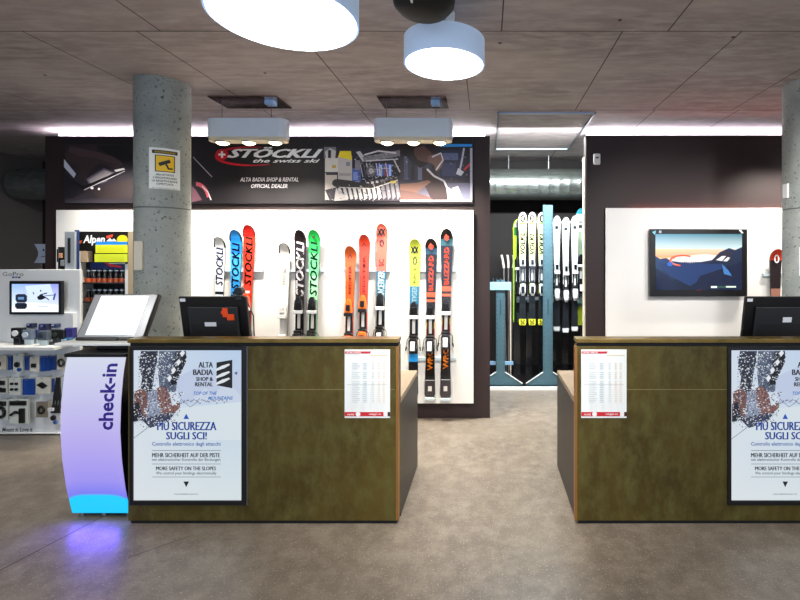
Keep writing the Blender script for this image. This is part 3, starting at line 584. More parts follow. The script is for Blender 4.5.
# ================================================================= MONITORS
def till(label, x0, x1, Y, stickers):
    a = W(x0, 296.5, Y-.065); c = W(x1, 338, Y); X0, X1 = W(x0, 0, Y).x, W(x1, 0, Y).x; zt = a.z; zb = 1.0; H = zt-zb; xm = (X0+X1)/2
    t = thing('till_monitor', label, 'monitor', (xm, Y+.1, .735))
    tl = -.065
    def slab(mb, u0, u1, v0, v1, d0, d1, tap=0):        # leaning box: u across, v up, d thickness towards camera
        V = []
        for d in (d0, d1):
            for u, v in ((u0, v0), (u1, v0), (u1, v1), (u0, v1)):
                V.append((X0+(X1-X0)*u, Y+tl*v-d, zb+H*v))
        mb.mesh(V, [(0, 1, 2, 3), (7, 6, 5, 4), (0, 4, 5, 1), (1, 5, 6, 2), (2, 6, 7, 3), (3, 7, 4, 0)])
    b = MB().use(M_BLACK); slab(b, 0, 1, 0, 1, -.03, 0); b.build('housing', t, bevel=.006)
    b = MB().use(M_DARK); slab(b, .14, .88, .14, .8, .002, .022); b.build('back_cover', t, bevel=.006)
    b = MB().use(M_BLACKM)
    for i in range(7): slab(b, .18, .84, .2+.04*i, .215+.04*i, .021, .0235)
    b.build('vent_grille', t)
    b = MB(); b.flat = True; b.use(PRINT, '#e6e9ee'); slab(b, .02, .1, .9, .96, .0, .002)
    if stickers: b.use(PRINT, '#dfe3ea'); slab(b, .38, .55, .42, .5, .022, .0245)
    else: slab(b, .55, .68, .5, .6, .022, .0245)
    b.build('white_sticker', t)
    if stickers:
        b = MB().use(PRINT, '#f0501e')
        slab(b, .66, .74, .6, .78, .022, .0245); slab(b, .72, .83, .54, .66, .0225, .025); slab(b, .64, .7, .66, .72, .0225, .0252); b.build('orange_sticker', t, bevel=.004)
    b = MB().use(M_DARK); b.box(xm-.03, xm+.03, Y+.06, Y+.1, .76, zb+.12); b.box(xm-.11, xm+.11, Y+.01, Y+.17, .7355, .76); b.build('stand', t, bevel=.005)
    b = MB().use(mat('till_screen', '#0b0e16', .15)); slab(b, .03, .97, .05, .95, -.0325, -.0305); b.build('screen', t)
    return t
till('black till monitor seen from behind on the left counter, orange sticker', 184.5, 250.5, 3.165, True)
till('black till monitor seen from behind on the right counter', 741, 807, 3.165, False)
# small camera with cable clipped on the left monitor
p = W(240, 299, 3.13)
t = thing('clip_on_webcam', 'small black webcam clipped to the left till monitor', 'webcam', tuple(p))
MB().use(M_BLACK).box(p.x-.022, p.x+.022, 3.1, 3.15, p.z-.01, p.z+.03).build('clip', t, bevel=.006)
b = MB().use(M_BLACK); b.tube((p.x, 3.1, p.z+.055), (p.x, 3.15, p.z+.055), .026, n=16); b.tube((p.x+.0, 3.125, p.z+.028), (p.x, 3.125, p.z+.04), .008); b.tube((p.x-.03, 3.12, p.z+.03), (p.x-.045, 3.12, p.z+.05), .006); b.tube((p.x+.02, 3.12, p.z+.02), (p.x+.042, 3.11, p.z+.005), .007); b.build('camera_head', t, smooth=True)
b = MB().use(M_CABLE); b.path([(p.x+.02, 3.17, p.z), (p.x+.055, 3.2, p.z-.12), (p.x+.05, 3.22, p.z-.26), (p.x+.07, 3.24, .737)], .004); b.build('cable', t)

# ---- check-in kiosk
KX0, KX1 = -2.56, -2.21
def ky(z):   # front surface distance for a height
    pts = [(0.03, 2.87), (.2, 2.83), (.38, 2.803), (.56, 2.79), (.74, 2.797), (.9, 2.815), (1.0, 2.836)]
    for (a, y0), (c, y1) in zip(pts[:-1], pts[1:]):
        if z <= c: q = (z-a)/(c-a); return y0+(y1-y0)*q
    return pts[-1][1]
kt = thing('checkin_kiosk', 'curved glowing check-in kiosk with violet and cyan front', 'kiosk', ((KX0+KX1)/2, 3.0, 0))
mk = bpy.data.materials.new('kiosk_lit_front'); mk.use_nodes = True; nt = mk.node_tree; bs = nt.nodes['Principled BSDF']
tc = nt.nodes.new('ShaderNodeTexCoord'); sp = nt.nodes.new('ShaderNodeSeparateXYZ'); nt.links.new(tc.outputs['Object'], sp.inputs[0])
# height warped by distance from the middle so the cyan pool has a rounded top
m1 = nt.nodes.new('ShaderNodeMath'); m1.operation = 'MULTIPLY'; nt.links.new(sp.outputs[0], m1.inputs[0]); nt.links.new(sp.outputs[0], m1.inputs[1])
m1b = nt.nodes.new('ShaderNodeMath'); m1b.operation = 'MULTIPLY'; nt.links.new(m1.outputs[0], m1b.inputs[0]); nt.links.new(m1.outputs[0], m1b.inputs[1])
m2 = nt.nodes.new('ShaderNodeMath'); m2.operation = 'MULTIPLY_ADD'; m2.inputs[1].default_value = 32.0; nt.links.new(m1b.outputs[0], m2.inputs[0]); nt.links.new(sp.outputs[2], m2.inputs[2])
cr = nt.nodes.new('ShaderNodeValToRGB'); el = cr.color_ramp.elements; nt.links.new(m2.outputs[0], cr.inputs[0])
el[0].position = 0.0; el[0].color = L('#00c8ff'); el[1].position = 1.0; el[1].color = L('#cfd4e6')
for pz, cc in ((.15, '#00d0ff'), (.168, '#7a7cf0'), (.26, '#9d92ee'), (.5, '#b4a8ea'), (.75, '#c2c0e8')): e = el.new(pz); e.color = L(cc)
nt.links.new(cr.outputs[0], bs.inputs['Emission Color']); bs.inputs['Emission Strength'].default_value = .74
bs.inputs['Base Color'].default_value = L('#2a2a32'); bs.inputs['Roughness'].default_value = .35
b = MB().use(mk); zs = [.03+.97*i/24 for i in range(25)]
for z0, z1 in zip(zs[:-1], zs[1:]): b.face([(KX0, ky(z0), z0), (KX1, ky(z0), z0), (KX1, ky(z1), z1), (KX0, ky(z1), z1)])
b.flat = True
for x in (KX0, KX1):
    for z0, z1 in zip(zs[:-1], zs[1:]): b.face([(x, ky(z0), z0), (x, ky(z0)+.012, z0), (x, ky(z1)+.012, z1), (x, ky(z1), z1)])
kf = b.build('front_panel', kt, smooth=True)
b = MB().use(M_BLACK)
V = []; n = len(zs)
for x in (KX0+.004, KX1-.004):
    V += [(x, ky(z)+.012, z) for z in zs]+[(x, 3.22-.05*math.sin(z*2.6), z) for z in reversed(zs)]
m_ = 2*n; b.mesh(V, [tuple(range(m_)), tuple(range(2*m_-1, m_-1, -1))]+[(i, (i+1) % m_, m_+(i+1) % m_, m_+i) for i in range(m_)]); b.build('body', kt)
b = MB().use(M_BLACK); b.box(KX0-.012, KX1+.012, 2.826, 3.24, 1.0, 1.022); b.build('top_cap', kt, bevel=.004)
b = MB().use(M_STEEL)
for x in (KX0+.04, (KX0+KX1)/2, KX1-.02): b.tube((x, 2.9, 0), (x, 2.9, .032), .014, n=12)
for x in (KX0+.04, KX1-.02): b.tube((x, 3.15, 0), (x, 3.15, .032), .014, n=12)
b.build('feet', kt)
s = MB(); s.flat = True
xx1 = W(114.6, 0, 2.8).x; xx0 = W(99.8, 0, 2.8).x
put_text(s, 'check-in', xx0, xx1, W(0, 430, 2.79).z, W(0, 364.5, 2.8).z, 0, '#33208c', up=True, bold=.028, mp=lambda x, z: (x, ky(z)-.002, z), m=PRINT); s.build('lettering', kt)
# touch screen on the kiosk
t = thing('touch_screen', 'tilted touch screen with bright display on the check-in kiosk', 'screen', (-2.43, 3.06, 1.022))
def sc(u, v, d):    # corners found from the photograph, in space
    return (-2.645+(.439)*u, 2.985+.15*v-d*.87, 1.075+.285*v+d*.47)
def sbox(mb, u0, u1, v0, v1, d0, d1):
    V = [sc(u, v, d) for d in (d0, d1) for u, v in ((u0, v0), (u1, v0), (u1, v1), (u0, v1))]
    mb.mesh(V, [(0, 1, 2, 3), (7, 6, 5, 4), (0, 4, 5, 1), (1, 5, 6, 2), (2, 6, 7, 3), (3, 7, 4, 0)])
b = MB().use(M_BLACK); sbox(b, 0, 1, 0, 1, -.03, .004); b.build('housing', t, bevel=.006)
b = MB().use(mat('bezel_grey', '#8f9296', .3, .3)); sbox(b, .02, .98, .06, .98, .004, .007); b.build('bezel', t, bevel=.002)
b = MB(); b.flat = True; b.use(SCREEN); V = [sc(u, v, .0085) for u, v in ((.13, .1), (.86, .1), (.86, .95), (.13, .95))]
b.face(V, [L('#e4f4f6'), L('#d8e8ee'), L('#ffffff'), L('#ffffff')]); b.build('display', t)
b = MB().use(M_BLACK); sbox(b, .3, .62, .0, .05, .004, .012); b.build('logo_strip', t)
b = MB().use(M_BLACK); b.box(-2.48, -2.25, 2.95, 3.16, 1.022, 1.055); b.box(-2.5, -2.34, 3.11, 3.17, 1.04, 1.2); b.build('stand', t, bevel=.006)
t2 = MB().use(M_WHITEP).box(-2.70, -2.2, 2.9, 3.1, 1.0555, 1.072).build('document_tray', loc=(-2.45, 3.0, 1.055), bevel=.003, label='thin white tray under the touch screen on the kiosk', cat='tray')
b = MB().use(M_BLACK); b.box(-2.262, -2.19, 2.93, 2.98, 1.0225, 1.05); b.build('card_reader', loc=(-2.23, 2.95, 1.0225), bevel=.008, label='small black card reader right of the touch screen base', cat='card reader')

# ---- television on the right wall
YT = 4.52
a = W(650, 229, YT); c = W(747.5, 296.5, YT)
t = thing('television', 'flat black television showing a mountain sunset on the right panel', 'television', ((a.x+c.x)/2, YP, c.z))
MB().use(M_BLACK).box(a.x, c.x, YT, YT+.045, c.z, a.z).build('housing', t, bevel=.006)
MB().use(M_DARK).box((a.x+c.x)/2-.15, (a.x+c.x)/2+.15, YT+.045, YP, c.z+.2, a.z-.2).build('wall_bracket', t)
A = Art(YT-.001, SCREEN)
A.rect(655.5, 234, 742, 249, None, ['#5f9cb4', '#3f7c8c', '#cfe2e4', '#d9ecf0']); A.rect(655.5, 249, 742, 256, None, ['#f4d8a0', '#f0d2b8', '#f6ac74', '#f3b088'])
A.rect(655.5, 256, 742, 264, None, ['#f0a860', '#eba27c', '#fbe6d8', '#fbe8dc']); A.poly([(668, 258), (705, 254), (722, 256), (718, 263), (668, 263)], '#fdf2ea')
A.poly([(655.5, 256), (660, 259), (666, 258), (672, 261), (680, 262), (690, 263), (700, 262), (712, 260), (720, 252), (729, 248), (735, 250), (742, 247), (742, 290), (655.5, 290)], None, ['#23406c']*3+['#1c3560']*5+['#1f2b4a']*2+['#182a4a']*3+['#071022', '#0a1730'])
A.poly([(656, 262), (674, 266), (700, 264), (722, 264), (735, 276), (712, 274), (690, 286), (670, 276)], '#1b3566'); A.poly([(655.5, 268), (668, 276), (680, 290), (655.5, 290)], '#0b1a3a'); A.poly([(700, 276), (742, 262), (742, 290), (692, 290)], '#0a1838')
A.poly([(722, 264), (728, 270), (732, 276), (724, 274)], '#3f78b8'); A.poly([(712, 262), (724, 252), (734, 252), (730, 257), (722, 258)], '#2d2438')
A.poly([(716, 260), (722, 256), (726, 256), (722, 261)], '#f8f0ea'); A.poly([(723, 261), (728, 257), (730, 258), (727, 261.5)], '#f8f0ea')
for i in range(7): A.rect(684+i*2.2, 261.5, 685.2+i*2.2, 263.5, '#1c3560')
A.rect(711, 286, 717, 288, '#e8efe6'); A.rect(726, 286, 736, 287.6, '#d8e8d8'); A.rect(717, 286, 726, 288, '#2c5048')
A.build('display', t)
A = Art(YT-.006, SCREEN); A.line(ell(682.5, 260.5, 12.5, 5, 24, 100, 310), 1.5, '#ff5a3c'); A.line(ell(684, 261, 13, 4.4, 12, 120, 230), 1, '#ff8a5c'); A.poly(ell(670, 264, 3, 2.2, 12), '#2f66c0'); A.build('red_ring_graphic', t)
b = MB(); ptext(b, 'LG', 697, 288.5, 702, 290.5, YT-.002, '#c83048'); b.build('lettering', t)
A = Art(YT-.001); A.poly([(652, 232), (656, 230.5), (655, 235)], '#7fd0e0'); A.rect(659, 230.6, 661.5, 233, '#aeb6c8'); A.poly([(739, 230), (741, 230), (743.5, 233), (741.5, 233.4)], '#dfe6ee'); A.build('stickers', t)

# ================================================================= CEILING LAMPS
def drum(label, X, Y, r, zb, h, canopy=True):
    t = thing('drum_pendant_lamp', label, 'ceiling lamp', (X, Y, zb))
    b = MB().use(M_LAMPSIDE); b.lathe(X, Y, [(r, zb+.004), (r, zb+h), (r-.01, zb+h), (r-.01, zb+.004)], 64, caps=False); b.lathe(X, Y, [(r-.01, zb+h-.006), (r-.01, zb+h)], 64); b.build('lamp_shade', t, smooth=True)
    MB().use(M_LAMPGLOW).lathe(X, Y, [(r-.012, zb+.002), (r-.012, zb+.012)], 64).build('diffuser', t, smooth=True)
    b = MB().use(M_CABLE); 
    for i in range(3): a = i*2.09+.5; b.tube((X+r*.7*math.cos(a), Y+r*.7*math.sin(a), zb+h), (X, Y, CEIL-.03), .0018, n=5)
    b.tube((X, Y, zb+h), (X, Y, CEIL-.02), .003, n=6); b.build('cable', t)
    MB().use(M_WHITEP).lathe(X, Y, [(.058, CEIL-.035), (.06, CEIL-.02), (.06, CEIL)], 24).build('ceiling_rose', t, smooth=True)
ZL = EYE+1.098
drum('small round white pendant lamp in the middle of the ceiling', W(444.5, 0, 2.67).x, 2.67, .23, ZL, .145)
drum('large round white pendant lamp at the top edge, left of the small one', W(285, 0, 2.16).x, 2.16, .332, ZL, .16)
def spotbar(label, xc, Y, half=.35):
    X = W(xc, 0, Y).x; zt = W(0, 118, Y-.07).z; zb = W(0, 136.5, Y-.07).z
    t = thing('spotlight_pendant', label, 'ceiling lamp', (X, Y, zb))
    def rr(w, d, r, z0, z1, mb, top=True):
        pts = []
        for cx, cy, a0 in ((w-r, d-r, 0), (-w+r, d-r, 90), (-w+r, -d+r, 180), (w-r, -d+r, 270)):
            for k in range(7): a = math.radians(a0+15*k); pts.append((X+cx+r*math.cos(a), Y+cy+r*math.sin(a)))
        n = len(pts); V = [(*p, z0) for p in pts]+[(*p, z1) for p in pts]
        mb.mesh(V, [tuple(range(n-1, -1, -1)), tuple(range(n, 2*n))]+[(i, (i+1) % n, (i+1) % n+n, i+n) for i in range(n)])
    b = MB().use(mat('pale_metal_shade', '#dce8f4', .5)); rr(half, .075, .06, zb, zt, b); b.build('lamp_shade', t, smooth=True)
    b = MB().use(mat('lamp_underside', '#d8cdb4', .5)); rr(half-.006, .069, .055, zb-.03, zb, b); b.build('lamp_base', t, smooth=True)
    for k in (-1, 0, 1):
        b = MB().use(M_STEEL); b.lathe(X+k*.235, Y, [(.055, zb-.04), (.062, zb-.03)], 24); sp_ = b.build('spot', t, smooth=True)
        b = MB().use(M_SPOTGLOW); b.lathe(X+k*.235, Y, [(.03, zb-.056), (.052, zb-.0425), (.052, zb-.04)], 24); b.build('bulb', sp_, smooth=True)
    b = MB().use(M_CABLE)
    for sx in (-.24, .2): b.tube((X+sx, Y, zt), (X+sx, Y, CEIL), .003, n=6)
    b.build('suspension_wire', t)
    b = MB().use(mat('mirror_plate', '#c7b6b0', .08, 1.0, noise=(7, '#8a706a', 2.5), bump=.35)); b.box(X-.3, X+.3, Y-.12, Y+.2, CEIL-.012, CEIL); b.build('ceiling_plate', t)  # noise colours imitate broken reflections in the plate
    MB().use(mat('blue_box', '#9cc4f0', .5)).box(X+.16, X+.24, Y-.05, Y+.03, CEIL-.05, CEIL-.012).build('cable_box', t, bevel=.004)
    for k in (-1, 0, 1):
        l = bpy.data.lights.new('spot_light', 'SPOT'); l.energy = 88; l.color = (1, .93, .82); l.spot_size = math.radians(105); l.spot_blend = .9; l.shadow_soft_size = .05
        o = bpy.data.objects.new('spot_light', l); COL.objects.link(o); o.location = (X+k*.235, Y, zb-.075)
        d = Vector((X+k*.5, YP, .8))-o.location; o.rotation_euler = d.to_track_quat('-Z', 'Y').to_euler()
spotbar('left rounded white three-spot pendant lamp before the banner', 249, 4.15)
spotbar('right rounded white three-spot pendant lamp before the banner', 413.5, 4.15)
def spots(X, n=3, e=90, Y=4.15, tx=0):  # wall-washing lights set without any fixture
    for k in range(n):
        l = bpy.data.lights.new('spot_light', 'SPOT'); l.energy = e; l.color = (1, .95, .86); l.spot_size = math.radians(105); l.spot_blend = .9; l.shadow_soft_size = .05
        o = bpy.data.objects.new('spot_light', l); COL.objects.link(o); o.location = (X+k*.3, Y, 2.7)
        d = Vector((X+k*.3+tx, YP, 1.1))-o.location; o.rotation_euler = d.to_track_quat('-Z', 'Y').to_euler()
spots(2.9, 2, 70, tx=-.3)
def fill_spot(X, Y, Z, T, e, size, col=(1, .93, .83)):  # unseen fill lamps added to brighten the right panel and passage floor
    l = bpy.data.lights.new('fill_spot', 'SPOT'); l.energy = e; l.color = col; l.spot_size = math.radians(size); l.spot_blend = .8; l.shadow_soft_size = .12
    o = bpy.data.objects.new('fill_spot', l); COL.objects.link(o); o.location = (X, Y, Z); o.rotation_euler = (Vector(T)-o.location).to_track_quat('-Z', 'Y').to_euler()
fill_spot(1.5, 2.1, 2.9, (1.8, 4.6, 1.3), 130, 60, (1, .96, .92)); fill_spot(2.7, 2.1, 2.9, (2.6, 4.6, 1.3), 110, 60, (1, .96, .92))
fill_spot(.1, 1.9, 2.9, (-.1, 4.0, 0), 240, 66); spots(-3.6, 2, 60)
# black dome at the top edge
X, Y = W(424, 0, 2.2).x, 2.2
t = thing('ceiling_speaker', 'black dome speaker hanging from the ceiling above the small lamp', 'speaker', (X, Y, 2.74))
MB().use(M_BLACKM).lathe(X, Y, [(.02, 2.742), (.07, 2.748), (.115, 2.77), (.142, 2.80), (.148, 2.835), (.12, 2.86), (.05, 2.87)], 40).build('dome', t, smooth=True)
MB().use(M_DARK).tube((X, Y, 2.87), (X, Y, CEIL), .03, n=16).build('mount', t, smooth=True)
MB().use(M_WHITEP).box(X-.045, X-.037, Y-.119, Y-.1, 2.757, 2.775).build('white_mark', t)
# ceiling hatch outline over the passage
t = thing('ceiling_hatch', 'thin metal framed hatch in the ceiling over the passage', 'hatch', (.55, 5.2, CEIL-.01))
b = MB().use(mat('hatch_frame', '#55585e', .4, .5)); x0, x1, y0, y1 = .10, 1.05, 4.48, 6.0; w = .018
b.box(x0, x0+w, y0, y1, CEIL-.02, CEIL); b.box(x1-w, x1, y0, y1, CEIL-.02, CEIL); b.build('side_frame', t, bevel=.004)
b = MB().use(mat('hatch_highlight', '#a9bcd8', .3, .5)); b.box(x0, x1, y0, y0+w, CEIL-.02, CEIL); b.box(x0, x1, y1-w, y1, CEIL-.02, CEIL); b.build('end_frame', t, bevel=.004)  # end bars in a lighter copy of the frame colour, highlight painted in
MB().use(M_CEIL).box(x0+w, x1-w, y0+w, y1-w, CEIL-.004, CEIL-.001).build('hatch_cover', t)
# LED troughs behind the wall tops
for lb, x0, x1 in (('light trough hung behind the top of the left dark wall', XL0-.42, XL1-.05), ('light trough hung behind the top of the right dark wall', XR0+.13, 4.3)):
    t = thing('light_trough', lb, 'lamp', ((x0+x1)/2, 5.2, 2.86)); b = MB().use(M_WHITEP); b.box(x0, x1, 5.14, 5.26, 2.855, 2.862); b.box(x0, x1, 5.14, 5.146, 2.862, 2.9); b.box(x0, x1, 5.254, 5.26, 2.862, CEIL-.001)
    b.build('channel', t); MB().use(M_LED).box(x0+.01, x1-.01, 5.17, 5.23, 2.863, 2.875).build('light_strip', t)

# ================================================================= SKI STORE
t = thing('ventilation_duct', 'long silver spiral ventilation duct running along the store ceiling', 'duct', (0, 6.42, 2.4))
b = MB().use(M_GALV); zc, r, n = 2.61, .215, 36; V = []; Fc = []; xs = []
x = -6.45
while x < 5.95: xs += [(x, r), (x+.125, r), (x+.13, r+.0012), (x+.136, r+.0012)]; x += .14
for X_, rr_ in xs: V += [(X_, 6.42+rr_*math.cos(2*math.pi*i/n), zc+rr_*math.sin(2*math.pi*i/n)) for i in range(n)]
for k in range(len(xs)-1): Fc += [(k*n+i, k*n+(i+1) % n, (k+1)*n+(i+1) % n, (k+1)*n+i) for i in range(n)]
b.mesh(V, Fc); b.build('pipe', t, smooth=True)
b = MB().use(M_STEEL)
for x in (-5.2, -4.2, -2, 0.3, .85, 2.6, 4.6): b.tube((x, 6.42, zc+r-.01), (x, 6.42, CEIL), .006, n=6)
b.build('hanger', t)
for lb, x0, x1, Yt_ in (('fluorescent ceiling light in the ski store, left of the opening', -2.2, -.15, 5.75), ('fluorescent ceiling light in the ski store, right of the opening', 1.6, 3.4, 5.75)):
    t = thing('fluorescent_light', lb, 'ceiling lamp', ((x0+x1)/2, Yt_, 2.9)); MB().use(M_WHITEP).box(x0, x1, Yt_-.06, Yt_+.06, 2.95, CEIL).build('housing', t, bevel=.004)
    b = MB().use(M_TUBE)
    for dy in (-.03, .03): b.tube((x0+.02, Yt_+dy, 2.93), (x1-.02, Yt_+dy, 2.93), .014, n=10)
    b.build('tube', t)
l = bpy.data.lights.new('store_fill', 'AREA'); l.energy = 130; l.shape = 'RECTANGLE'; l.size = 1.6; l.size_y = .12; l.color = (.93, .98, 1)  # unseen area light without a fixture, brightens the store skis
o = bpy.data.objects.new('store_fill', l); COL.objects.link(o); o.location = (.56, 4.86, 2.93); o.rotation_euler = (math.radians(28), 0, 0)
# racks
YR = 5.72
def px(x, Y=YR): return W(x, 0, Y).x
def pz(y, Y=YR): return W(0, y, Y).z
def foot(mb, xc, Y):
    mb.prism([(xc-.27, ZP), (xc+.27, ZP), (xc+.27, ZP+.02), (xc+.075, ZP+.155), (xc-.075, ZP+.155), (xc-.27, ZP+.02)], Y, Y+.05)
def holes(mb, xc, Y, z0, z1, w):
    z = z0
    while z < z1:
        for sx in (-1, 1): mb.box(xc+sx*w-.004, xc+sx*w+.004, Y-.001, Y+.001, z, z+.022)
        z += .055
M_HOLE = mat('rack_slot', '#30454f', .6)
xr = px(548); xl = px(500.5)
t = thing('ski_storage_rack', 'tall pale blue steel rack post with splayed foot, holding rental skis', 'rack', (xr, YR, ZP))
b = MB().use(M_BLUEST).box(xr-.06, xr+.06, YR, YR+.05, ZP+.15, pz(205)); b.build('post', t, bevel=.003)
b = MB().use(M_BLUEST); foot(b, xr, YR); b.build('foot', t, bevel=.003)
b = MB().use(M_WHITEP)
for sg in (-1, 1): b.path([(xr+sg*.06, YR-.004, ZP+.165), (xr+sg*.27, YR-.004, ZP+.025)], .007)
b.build('foot_edge', t)
b = MB().use(M_HOLE); holes(b, xr, YR, ZP+.2, pz(215), .048); b.box(xr-.009, xr+.009, YR-.001, YR+.001, pz(315), pz(299)); b.build('slots', t)
b = MB().use(M_STEEL); b.box(px(519.5), px(592), YR+.17, YR+.2, pz(223, 5.9), pz(221, 5.9)); b.box(px(519.5), px(592), YR+.17, YR+.2, pz(300, 5.9), pz(297, 5.9)); b.box(xr-.03, xr+.03, YR+.05, YR+.17, pz(223, 5.9), pz(221, 5.9)); b.box(xr-.03, xr+.03, YR+.05, YR+.17, pz(300, 5.9), pz(297, 5.9)); b.build('cross_bar', t)
t = thing('pole_cart', 'low pale blue steel stand with arms and splayed foot, left in the passage opening', 'stand', (xl, YR, ZP))
b = MB().use(M_BLUEST).box(xl-.055, xl+.055, YR, YR+.05, ZP+.15, pz(280)); b.build('post', t, bevel=.003)
b = MB().use(M_BLUEST); foot(b, xl, YR); b.build('foot', t, bevel=.003)
b = MB().use(M_WHITEP)
for sg in (-1, 1): b.path([(xl+sg*.055, YR-.004, ZP+.165), (xl+sg*.27, YR-.004, ZP+.025)], .007)
b.build('foot_edge', t)
b = MB().use(mat('light_blue_steel', '#9cc4dc', .4)).box(xl-.13, xl+.13, YR-.02, YR, pz(290), pz(282)); b.build('upper_arm', t, bevel=.003)
b = MB().use(mat('mid_blue_steel', '#7fa6c8', .4)).box(px(490), px(513.5), YR+.05, YR+.08, pz(366), pz(362.5)); b.build('lower_arm', t, bevel=.003)
b = MB().use(M_HOLE); holes(b, xl, YR, ZP+.2, pz(292), .044); b.box(xl-.009, xl+.009, YR-.001, YR+.001, pz(315), pz(300))
for sx in (-.09, -.05, 0): b.tube((xl+sx, YR-.01, pz(282)), (xl+sx, YR-.01, pz(278)), .007)
b.build('bolts', t)
x = px(510.5, 5.85)
MB().use(mat('cream_pipe', '#cdbfae', .4)).tube((x, 5.85, ZP), (x, 5.85, pz(283, 5.85)), .010, n=12).build('upright_pipe', loc=(x, 5.85, ZP), smooth=True, label='thin cream upright pipe between the two rack posts', cat='pipe')
# poles tied in a bunch
for i, (xp, lab) in enumerate(((506.5, 'left'), (508.5, 'middle'), (511, 'right'))):
    X = px(xp, 5.95); t = thing('ski_pole', 'ski pole in the bunch behind the low blue stand', 'ski pole', (X, 5.95+.03*i, ZP), 'ski poles behind the low stand')
    dx = (-.035, 0, .03)[i]; Yp = 5.95+.03*i
    MB().use(mat('pole_grey', '#8e8a88', .35, .5)).tube((X, Yp, ZP), (X+dx, Yp, pz(268, 5.95)), .006, .009, n=8).build('shaft', t, smooth=True)
    MB().use(mat('pole_grip', '#d8ccc8', .5)).path([(X+dx, Yp, pz(268, 5.95)), (X+dx*1.3, Yp, pz(262, 5.95)), (X+dx*1.5-.012, Yp-.01, pz(255, 5.95))], .015, 8).build('grip', t, smooth=True)
    b = MB().use(M_BLACK); b.lathe(X+dx*.05, Yp, [(.03, ZP+.06), (.035, ZP+.07)], 12); b.build('basket', t)
YK = 5.86
WB = ('#e8ecec', '#22242a', '#16181c')
def rental(label, group, xs, yt, yb, wpx, bands, texts, marks, Y=YK, name='rental_ski', bind=WB):
    first = None
    for i, xx in enumerate(xs):
        y0 = yt[i] if isinstance(yt, (list, tuple)) else yt; yb_ = yb[i]
        a = W(xx, y0, Y); c = W(xx, yb_, Y)
        if first is None: first = make_ski(label[0], group, c.x, Y, c.z, a.z-c.z, wpx/F*Y, bands, texts, bind, marks=marks, name=name); base = a.z
        else:
            o = copy_tree(first); o.location = (c.x, Y, first.location.z+(a.z-base)); o['label'] = label[i]
YB_ = [(0, .055, '#dfe040'), (.055, .2, '#1a2226'), (.2, .28, '#1d2830'), (.28, .38, '#c8d838'), (.38, .55, '#c8ccd0'), (.55, .84, '#dfe69a'), (.84, .96, '#f0f3c8'), (.96, 1, '#fbfdf2')]
rental(['yellow-edged white rental ski, left of three on the rack', 'yellow-edged white rental ski, middle of three on the rack', 'yellow-edged white rental ski beside the tall rack post'], 'yellow and white rental skis', [522.5, 532, 541.5], 212.5, [325, 329, 333], 8, YB_,
       [('VOLKL', .63, .82, .8, '#0c0e10', .25), ('SC', .005, .05, .6, '#3a3a18')], [('ring', .945, .03, '#20221c'), ('tri', .875, .016, '#b8a860'), ('bar', .905, .04, '#a8c020', .006), ('bar', .85, .035, '#8aa020', .006)])
WBN = [(0, .04, '#c4c8ca'), (.04, .3, '#22262a'), (.3, .42, '#3a3f44'), (.42, .9, '#dde3e2'), (.9, 1, '#f2f5f4')]
rental(['white rental ski just right of the tall rack post', 'white rental ski, middle of the right three on the rack', 'white rental ski, right of the right three on the rack'], 'white rental skis', [556.5, 565.5, 574.5], [216, 217.5, 216], [331, 329, 327], 7.4, WBN,
       [('rental', .62, .74, .4, '#a8a4a4')], [('bar', .9, .02, '#30343a', .02), ('bar', .79, .04, '#9aa09e', .005), ('bar', .02, .03, '#e8eaec', .02)], bind=('#d0d4d6', '#f2f4f4', '#14161a'))
make_ski('green and black rental ski turned edge-on, leftmost on the rack', None, px(514.5, 5.9), 5.9, pz(322, 5.9), pz(219, 5.9)-pz(322, 5.9), .09, [(0, .5, '#16301c'), (.5, .84, '#a8d838'), (.84, .92, '#2c6a34'), (.92, 1, '#cdd6cc')], [], BL, rz=1.05, name='rental_ski', edge='#9ccc2c')
make_ski('teal-tipped rental ski at the far right of the rack', None, px(580.5, 5.98), 5.98, pz(325, 5.98), pz(208.5, 5.98)-pz(325, 5.98), .12, [(0, .16, '#b8cc3a'), (.16, .6, '#6f8a86'), (.6, .8, '#9cb294'), (.8, .95, '#dfe9e6'), (.95, 1, '#2f7f8c')], [], BL, name='rental_ski')
a = W(584, 308, 5.8)
make_ski('white and yellow rental ski against the right side of the opening', None, px(584.5, 5.82), 5.82, pz(323, 5.82), pz(224, 5.82)-pz(323, 5.82), .07, [(0, .15, '#e4ec30'), (.15, 1, '#e9ebe6')], [], None, name='rental_ski')
# second dark row deeper in the store, little seen
for i in range(6):
    X = px(517+i*12, 6.3); zt = pz(231+(i % 3)*4, 6.3)
    t = thing('rental_ski', 'dark rental ski in the second row behind the rack', 'ski', (X, 6.3, ZP), 'dark rental skis in the second row')
    s = MB().use(GLOSS, '#17191d'); s.prism([(X-.045, ZP), (X+.045, ZP), (X+.036, .9), (X+.05, zt-.12), (X+.03, zt-.02), (X, zt), (X-.03, zt-.02), (X-.05, zt-.12), (X-.036, .9)], 6.29, 6.302); s.build('ski_body', t)
    s = MB().use(GLOSS, '#7d8486').box(X-.03, X+.03, 6.24, 6.29, 1.0, 1.1); s.use(GLOSS, '#34383c').box(X-.03, X+.03, 6.235, 6.29, .74, .86); s.build('binding', t, bevel=.005)
